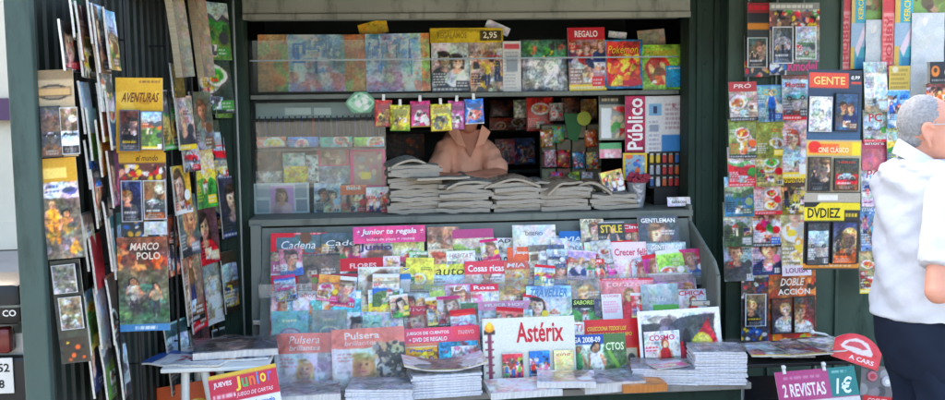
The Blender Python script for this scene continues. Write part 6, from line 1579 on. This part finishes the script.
# ================================================================== PEOPLE
def blob(name, prims, m, voxel, parent, smooth=6):
    """one continuous skin grown round capsules and ellipsoids (world points)"""
    mb = MB()
    for p in prims:
        if p[0] == 'c':
            a, ra, b_, rb = Vector(p[1]), p[2], Vector(p[3]), p[4]
            mb.tube([a, a.lerp(b_, .5), b_], [ra, (ra + rb) / 2, rb], 14); mb.ball(a, ra, n=14); mb.ball(b_, rb, n=14)
        else: mb.ball(p[1], p[2], n=18)
    o = part(mb, name, m, parent, True)
    md = o.modifiers.new('one_skin', 'REMESH'); md.mode = 'VOXEL'; md.voxel_size = voxel; md.use_smooth_shade = True
    sm = o.modifiers.new('soften', 'SMOOTH'); sm.iterations = smooth; sm.factor = .5
    return o


def folds(o, strength, scale, lv=1, seed=0):
    """cloth folds: finer mesh pushed in and out by a cloud texture"""
    sb = o.modifiers.new('fine', 'SUBSURF'); sb.levels = lv; sb.render_levels = lv
    tx = bpy.data.textures.new('cloth_folds', 'CLOUDS'); tx.noise_scale = scale; tx.noise_depth = 2; tx.noise_type = 'SOFT_NOISE'
    dm_ = o.modifiers.new('cloth', 'DISPLACE'); dm_.texture = tx; dm_.strength = strength; dm_.mid_level = .5; dm_.texture_coords = 'LOCAL'
    return o


def garment(mb, rings, n=40, amp=.006, seed=1):
    """rings: (centre, half width along dir a, half width along dir b, yaw) bottom to top"""
    rs = np.random.RandomState(seed); ph = rs.rand(8) * 6.28; out = []
    for j, (c, ra, rb, yw) in enumerate(rings):
        c = Vector(c); r_ = []
        for k in range(n):
            t = 2 * math.pi * k / n
            d = 1 + amp / max(ra, .05) * (math.sin(5 * t + ph[0] + j * .8) + .7 * math.sin(9 * t + ph[1] - j * 1.3) * math.sin(j * .9 + ph[2]))
            x, y = ra * d * math.cos(t), rb * d * math.sin(t)
            r_.append(c + Vector((x * math.cos(yw) - y * math.sin(yw), x * math.sin(yw) + y * math.cos(yw), 0)))
        out.append(r_)
    mb.loft(out); return out


def smooth_rings(rings, k=3):
    """densify by Catmull-Rom"""
    out = []
    for i in range(len(rings) - 1):
        P_ = [rings[max(0, min(len(rings) - 1, i + d))] for d in (-1, 0, 1, 2)]
        for s_ in range(k):
            t = s_ / k
            def cr(a, b, c, d): return .5 * ((2 * b) + (c - a) * t + (2 * a - 5 * b + 4 * c - d) * t * t + (3 * b - a - 3 * c + d) * t ** 3)
            out.append((cr(*[Vector(q[0]) for q in P_]), cr(*[q[1] for q in P_]), cr(*[q[2] for q in P_]), cr(*[q[3] for q in P_])))
    out.append(rings[-1]); return out

SK1 = mat('warm_skin', '#c48c76', .55, .1, 14, spec=.4, bump=.05, bscale=120)
SK2 = mat('tanned_skin', '#bc7c60', .5, .1, 14, spec=.4)
HAIR = mat('grey_hair', '#8a8c8e', .9, .22, 110, spec=.12, bump=.25, bscale=140)
HAIR2 = mat('dark_hair', '#3a2a22', .6, .35, 40, bump=.5, bscale=160)
SHIRT = mat('white_cotton', '#bdc1c8', .9, .04, 10, spec=.1, bump=.4, bscale=25)
PEACH = mat('peach_cotton', '#eeab8c', .9, .06, 10, spec=.1, bump=.9, bscale=8)
NAVY = mat('navy_cloth', '#1c2434', .85, .15, 10, spec=.15, bump=.3, bscale=9)
EYEW = mat('eye_white', '#d8d8d4', .3, .02)
IRIS = mat('dark_iris', '#2a1c14', .2, .05)

# man in white, in profile at the end of the stall
MY = 3.62
def mp_(px, py, dy=0.0): return at(px, py, MY) + Vector((0, dy, 0))
foot = mp_(925, 300); foot.z = 0
man = empty('person', foot, 'grey haired man in a loose white shirt and dark trousers, wearing glasses, standing in profile', 'person')
hc = mp_(930, 129); FX = Vector((math.cos(-.42), math.sin(-.42), 0)); SY = Vector((-FX.y, FX.x, 0))
def hp(f, s, u): return hc + (FX * f + SY * s + Vector((0, 0, u))) * 1.0
prims = [('e', hp(-.012, 0, .025), (.098, .08, .1)), ('e', hp(.02, 0, -.035), (.078, .07, .09)), ('e', hp(.045, 0, -.085), (.05, .05, .04)),
         ('c', hp(.085, 0, .015), .012, hp(.107, 0, -.028), .017), ('e', hp(.083, 0, .03), (.02, .055, .012)),
         ('e', hp(.088, 0, -.06), (.016, .026, .008)), ('e', hp(.086, 0, -.074), (.016, .024, .009)),
         ('c', hp(-.025, 0, -.08), .058, hp(-.06, 0, -.19), .066)]
for s in (-1, 1):
    ear = [(.006, -.05), (-.002, -.028), (-.014, -.006), (-.02, .014), (-.012, .03), (.004, .032), (.014, .02)]
    for (f0, u0), (f1, u1) in zip(ear[:-1], ear[1:]):
        prims.append(('c', hp(f0 - .012, s * (.086 + .006 * (u0 > -.03)), u0 - .012), .0085, hp(f1 - .012, s * (.086 + .006 * (u1 > -.03)), u1 - .012), .0085))
    prims += [('e', hp(-.012, s * .08, -.015), (.018, .012, .03)), ('e', hp(.066, s * .036, -.03), (.03, .03, .026))]
sh = mp_(912, 190); hipc = mp_(922, 330)
prims += [('e', mp_(922, 230), (.12, .15, .17)), ('e', mp_(928, 280), (.13, .15, .17)), ('e', hipc, (.12, .15, .12))]
rs_ = at(946, 186, MY - .19); el = at(938, 291, MY - .3); wr = el + Vector((.22, .0, .02))
ls_ = mp_(925, 190, .17); le = ls_ + Vector((.13, .06, -.28)); lw = le + Vector((.24, -.04, -.02))
def hand(w_, d, up, side, k=1):
    d = d.normalized(); out = [('c', w_, .024, w_ + d * .075, .03)]
    side = side.normalized(); nrm = d.cross(side)
    out.append(('e', w_ + d * .05, (.042, .03, .03)))
    for i, l in enumerate((.066, .078, .074, .06)):
        b_ = w_ + d * .085 + side * (i - 1.5) * .019
        m_ = b_ + d * l * .5 + nrm * -.008 * k; e_ = m_ + d * l * .35 + nrm * -.03 * k
        out += [('c', b_, .0095, m_, .009), ('c', m_, .009, e_, .008)]
    t0 = w_ + d * .03 - side * .03; t1 = t0 + d * .04 - side * .025; t2 = t1 + d * .03 - nrm * .012
    return out + [('c', t0, .013, t1, .011), ('c', t1, .011, t2, .009)]
for a_, b_, c_ in ((rs_, el, wr), (ls_, le, lw)):
    prims += [('c', a_, .05, b_, .045), ('c', b_, .046, c_, .03)] + hand(c_, c_ - b_, 0, Vector((0, .3, 1)))
for s in (-1, 1):
    hj = hipc + Vector((0, .09 * s, 0)); kn = hj + Vector((.03, 0, -.42)); an = kn + Vector((-.03, 0, -.4))
    an.z = .09
    prims += [('c', hj, .075, kn, .055), ('c', kn, .058, an, .04), ('c', an + Vector((0, 0, -.03)), .035, an + Vector((.15, 0, -.05)), .03)]
blob('body', prims, SK1, .005, man, 3)
hr = [('e', hp(-.028, 0, .033), (.094, .0865, .098)), ('e', hp(-.06, 0, -.03), (.05, .066, .062))]
folds(blob('hair', hr, HAIR, .006, man, 3), .006, .012, 0)
for s in (-1, 1):
    mb = MB(); mb.ball(hp(.083, s * .034, .012), .0125); e_ = part(mb, 'eye', EYEW, man, True)
    mb = MB(); mb.ball(hp(.0925, s * .034, .012), .006); part(mb, 'iris', IRIS, e_, True)
mb = MB()
for s in (-1, 1):
    mb.tube([hp(.112, s * .036 + .026 * math.cos(t), .01 + .02 * math.sin(t)) for t in [2 * math.pi * k / 16 for k in range(17)]], .0022, 6)
    mb.tube([hp(.112, s * .062, .018), hp(.05, s * .082, .02), hp(-.02, s * .092, .018), hp(-.035, s * .09, -.002)], .0024, 6)
mb.tube([hp(.112, -.01, .014), hp(.117, 0, .018), hp(.112, .01, .014)], .0022, 6)
part(mb, 'glasses', M_METAL, man, True)
rg = []
for y, xb, xf, ry in ((316, 876.5, 987, .225), (300, 877.0, 988, .222), (280, 878.0, 987, .215), (255, 878.5, 984, .205), (235, 879.5, 980, .2), (212, 881.0, 975, .212), (195, 884.0, 968, .215), (180, 883, 960, .2), (170, 887, 951, .165), (163, 892, 946, .12), (158, 899, 940, .09)):
    a, b_ = mp_(xb, y), mp_(xf, y); c = (a + b_) / 2; ext = (b_.x - a.x) / 2
    rg.append((c, ext * .97, ry, .25))
mb = MB(); rr_ = smooth_rings(rg, 3); out = garment(mb, rr_, 48, .009, 4)
NB = 48
# side slit in the hem
zs_ = [v for v in range(NB)]
best = min(range(NB), key=lambda k: abs(mb.v[k][0] - mp_(909, 310).x) + (10 if mb.v[k][1] > MY else 0))
mb.v[best] = (mb.v[best][0], mb.v[best][1], mb.v[best][2] + .05)
shp = folds(part(mb, 'shirt', SHIRT, man, True), .016, .1, 2)
mb = MB(); nc = mp_(920, 158)
mb.loft([[nc + Vector((r_ * math.cos(t), r_ * math.sin(t) * 1.05, dz - .05 * math.cos(t + .4))) for t in [2 * math.pi * k / 28 for k in range(28)]] for r_, dz in ((.098, -.03), (.09, -.004), (.078, .024), (.07, .022), (.07, -.03))])
part(mb, 'collar', SHIRT, man, True)
for a_, b_ in ((rs_, el), (ls_, le)):
    mb = MB(); d = (b_ - a_); rings = []
    u = d.normalized(); p_ = u.cross(Vector((0, 1, 0))).normalized(); q_ = u.cross(p_)
    for t, r_ in ((-.14, .04), (0, .068), (.3, .07), (.55, .072), (.76, .078), (.775, .064)):
        rings.append([a_ + d * t + (p_ * math.cos(2 * math.pi * k / 24) + q_ * math.sin(2 * math.pi * k / 24)) * (r_ + .004 * math.sin(3 * k + 9 * t)) for k in range(24)])
    mb.loft(rings)
    folds(part(mb, 'sleeve', SHIRT, man, True), .03, .07, 2)
mb = MB()
hx, hy, hz = hipc
garment(mb, smooth_rings([(Vector((hx + .035, hy, hz - .19)), .125, .18, 0), (Vector((hx + .01, hy, hz - .08)), .15, .2, 0), (Vector((hx - .01, hy, hz + .02)), .152, .2, 0), (Vector((hx - .02, hy, hz + .1)), .14, .18, 0)], 3), 36, .004, 3)
for s in (-1, 1):
    yy = hy + .09 * s
    garment(mb, smooth_rings([(Vector((hx, yy, .05)), .085, .08, 0), (Vector((hx + .02, yy, .3)), .092, .085, 0), (Vector((hx + .04, yy, .52)), .1, .092, 0), (Vector((hx + .035, yy, hz - .15)), .118, .1, 0), (Vector((hx + .015, yy, hz - .02)), .13, .1, 0)], 3), 28, .007, 5 + s)
folds(part(mb, 'trousers', NAVY, man, True), .025, .14, 1)
for s in (-1, 1):
    mb = MB(); hj = hipc + Vector((0, .09 * s, 0))
    mb.loft([[Vector((hj.x + x + r_ * .0, hj.y + w_ * math.cos(t), z0_ + (h_) * max(0, math.sin(t)))) for t in [2 * math.pi * k / 14 for k in range(14)]] for x, w_, z0_, h_ in ((-.1, .03, .0, .06), (-.07, .042, .0, .09), (.03, .046, .0, .085), (.13, .048, .0, .055), (.2, .03, .0, .03))])
    part(mb, 'shoe', M_DARK, man, True)

# seller behind the counter
VY = 5.86
def vp(px, py, dy=0.0): return at(px, py, VY) + Vector((0, dy, 0))
sl = empty('person', Vector((vp(466, 200).x, VY + .1, 0)), 'seller in a peach v-necked shirt leaning with folded arms on the newspapers', 'person')
hv = vp(468, 111, .02)
def vq(r_, f, u): return hv + Vector((r_, -f, u))
pr = [('e', vq(0, -.01, .02), (.078, .095, .1)), ('e', vq(0, .02, -.045), (.066, .075, .08)), ('e', vq(0, .045, -.095), (.045, .045, .035)), ('c', vq(0, .085, .0), .011, vq(0, .105, -.045), .016),
      ('e', vq(0, .085, .02), (.055, .018, .011)), ('e', vq(0, .08, -.075), (.026, .016, .011)), ('c', vq(0, -.02, -.09), .056, vq(0, -.05, -.2), .065)]
for s in (-1, 1): pr += [('e', vq(s * .078, -.015, -.02), (.012, .02, .032))]
pr += [('e', vp(466, 165, .1), (.18, .12, .24)), ('e', Vector((sl.location.x, VY + .18, .95)), (.16, .13, .2))]
sA, sB = vp(447, 150, .06), vp(486, 150, .06)
eA, eB = vp(435, 178, -.1), vp(498, 174, -.1)
wA, wB = vp(474, 177, -.24), vp(453, 175, -.3)
pr += [('c', sA, .058, eA, .048), ('c', sB, .058, eB, .048), ('c', eA, .045, wA, .032), ('c', eB, .046, wB, .033)]
pr += hand(wA, Vector((1, .15, -.05)), 0, Vector((0, -.3, 1))) + hand(wB, Vector((-1, .1, 0)), 0, Vector((0, -.3, 1)))
for s in (-1, 1):
    a_ = Vector((sl.location.x + s * .09, VY + .2, .88)); pr += [('c', a_, .085, a_ + Vector((0, .02, -.42)), .06), ('c', a_ + Vector((0, .02, -.42)), .058, Vector((a_.x, a_.y, .08)), .04), ('c', Vector((a_.x, a_.y, .045)), .035, Vector((a_.x, a_.y - .15, .035)), .03)]
blob('body', pr, SK2, .009, sl, 5)
blob('hair', [('e', vq(0, -.03, .045), (.086, .09, .09)), ('e', vq(0, -.06, -.02), (.078, .06, .07)), ('e', vq(0, .03, .085), (.07, .06, .04))], HAIR2, .009, sl, 3)
for s in (-1, 1):
    mb = MB(); mb.ball(vq(s * .032, .08, .0), .012); e_ = part(mb, 'eye', EYEW, sl, True)
    mb = MB(); mb.ball(vq(s * .032, .0885, -.002), .006); part(mb, 'iris', IRIS, e_, True)
sp = [('e', vp(466, 165, .09), (.155, .13, .2)), ('e', vp(466, 190, .1), (.155, .14, .22)), ('c', vp(451, 146, .06), .06, vp(481, 146, .06), .06)]
for s_, e_ in ((sA, eA), (sB, eB)):
    sp.append(('c', s_, .066, s_.lerp(e_, .8), .066))
folds(blob('shirt', sp, PEACH, .011, sl, 6), .035, .08, 0)
# open neck of the shirt: skin wedge and folded collar
na, nb_, nt = vp(457, 130, -.04), vp(482, 130, -.04), vp(470, 157, -.072)
mb = MB(); mb.prism([na + Vector((0, .03, 0)), nb_ + Vector((0, .03, 0)), nt + Vector((0, .012, 0))], (0, 0, 0), (0, .03, 0)); part(mb, 'bare_chest', SK2, sl)
mb = MB()
for a_, sx in ((na, -1), (nb_, 1)):
    mb.prism([a_ + Vector((0, .03, .03)), a_.lerp(nt, .62) + Vector((0, -.008, 0)), a_.lerp(nt, .5) + Vector((sx * .045, .012, .0)), a_ + Vector((sx * .05, .045, -.012))], (0, 0, 0), (0, -.006, 0))
part(mb, 'collar', PEACH, sl)
mb = MB(); wv = (wB - eB).normalized(); c_ = wB - wv * .03
mb.tube([c_ - wv * .01, c_ + wv * .01], .039, 18); part(mb, 'wristwatch', M_METAL, sl, True)

# ================================================================== LIGHT
W = bpy.data.worlds.new('World'); SC.world = W; W.use_nodes = True
N = W.node_tree.nodes; L = W.node_tree.links
sky = N.new('ShaderNodeTexSky'); sky.sky_type = 'NISHITA'; sky.sun_disc = False
SUN_EL, SUN_AZ = R(36), R(-30)            # azimuth measured from +Y (behind the kiosk) towards +X
sky.sun_elevation = SUN_EL; sky.sun_rotation = SUN_AZ
sky.air_density = 1.0; sky.dust_density = 6.0; sky.ozone_density = 0.4
L.new(sky.outputs['Color'], N['Background'].inputs['Color'])
N['Background'].inputs['Strength'].default_value = 0.15
sd = bpy.data.lights.new('sun', 'SUN'); sd.energy = 3.5; sd.angle = R(0.5); sd.color = (1, .95, .87)
so = bpy.data.objects.new('sun', sd); COL.objects.link(so)
v = Vector((math.sin(SUN_AZ) * math.cos(SUN_EL), math.cos(SUN_AZ) * math.cos(SUN_EL), math.sin(SUN_EL)))
so.rotation_euler = (-v).to_track_quat('-Z', 'Y').to_euler(); so.location = (0, 0, 20)
vs = SC.view_settings
vs.view_transform = 'Standard'; vs.look = 'None'; vs.gamma = 1.0; vs.use_curve_mapping = False
vs.exposure = 2.9
try: SC.display_settings.display_device = 'sRGB'
except Exception: pass
SC.render.film_transparent = False
SC.cycles.max_bounces = 6; SC.cycles.transparent_max_bounces = 12
SC.cycles.caustics_reflective = False; SC.cycles.caustics_refractive = False
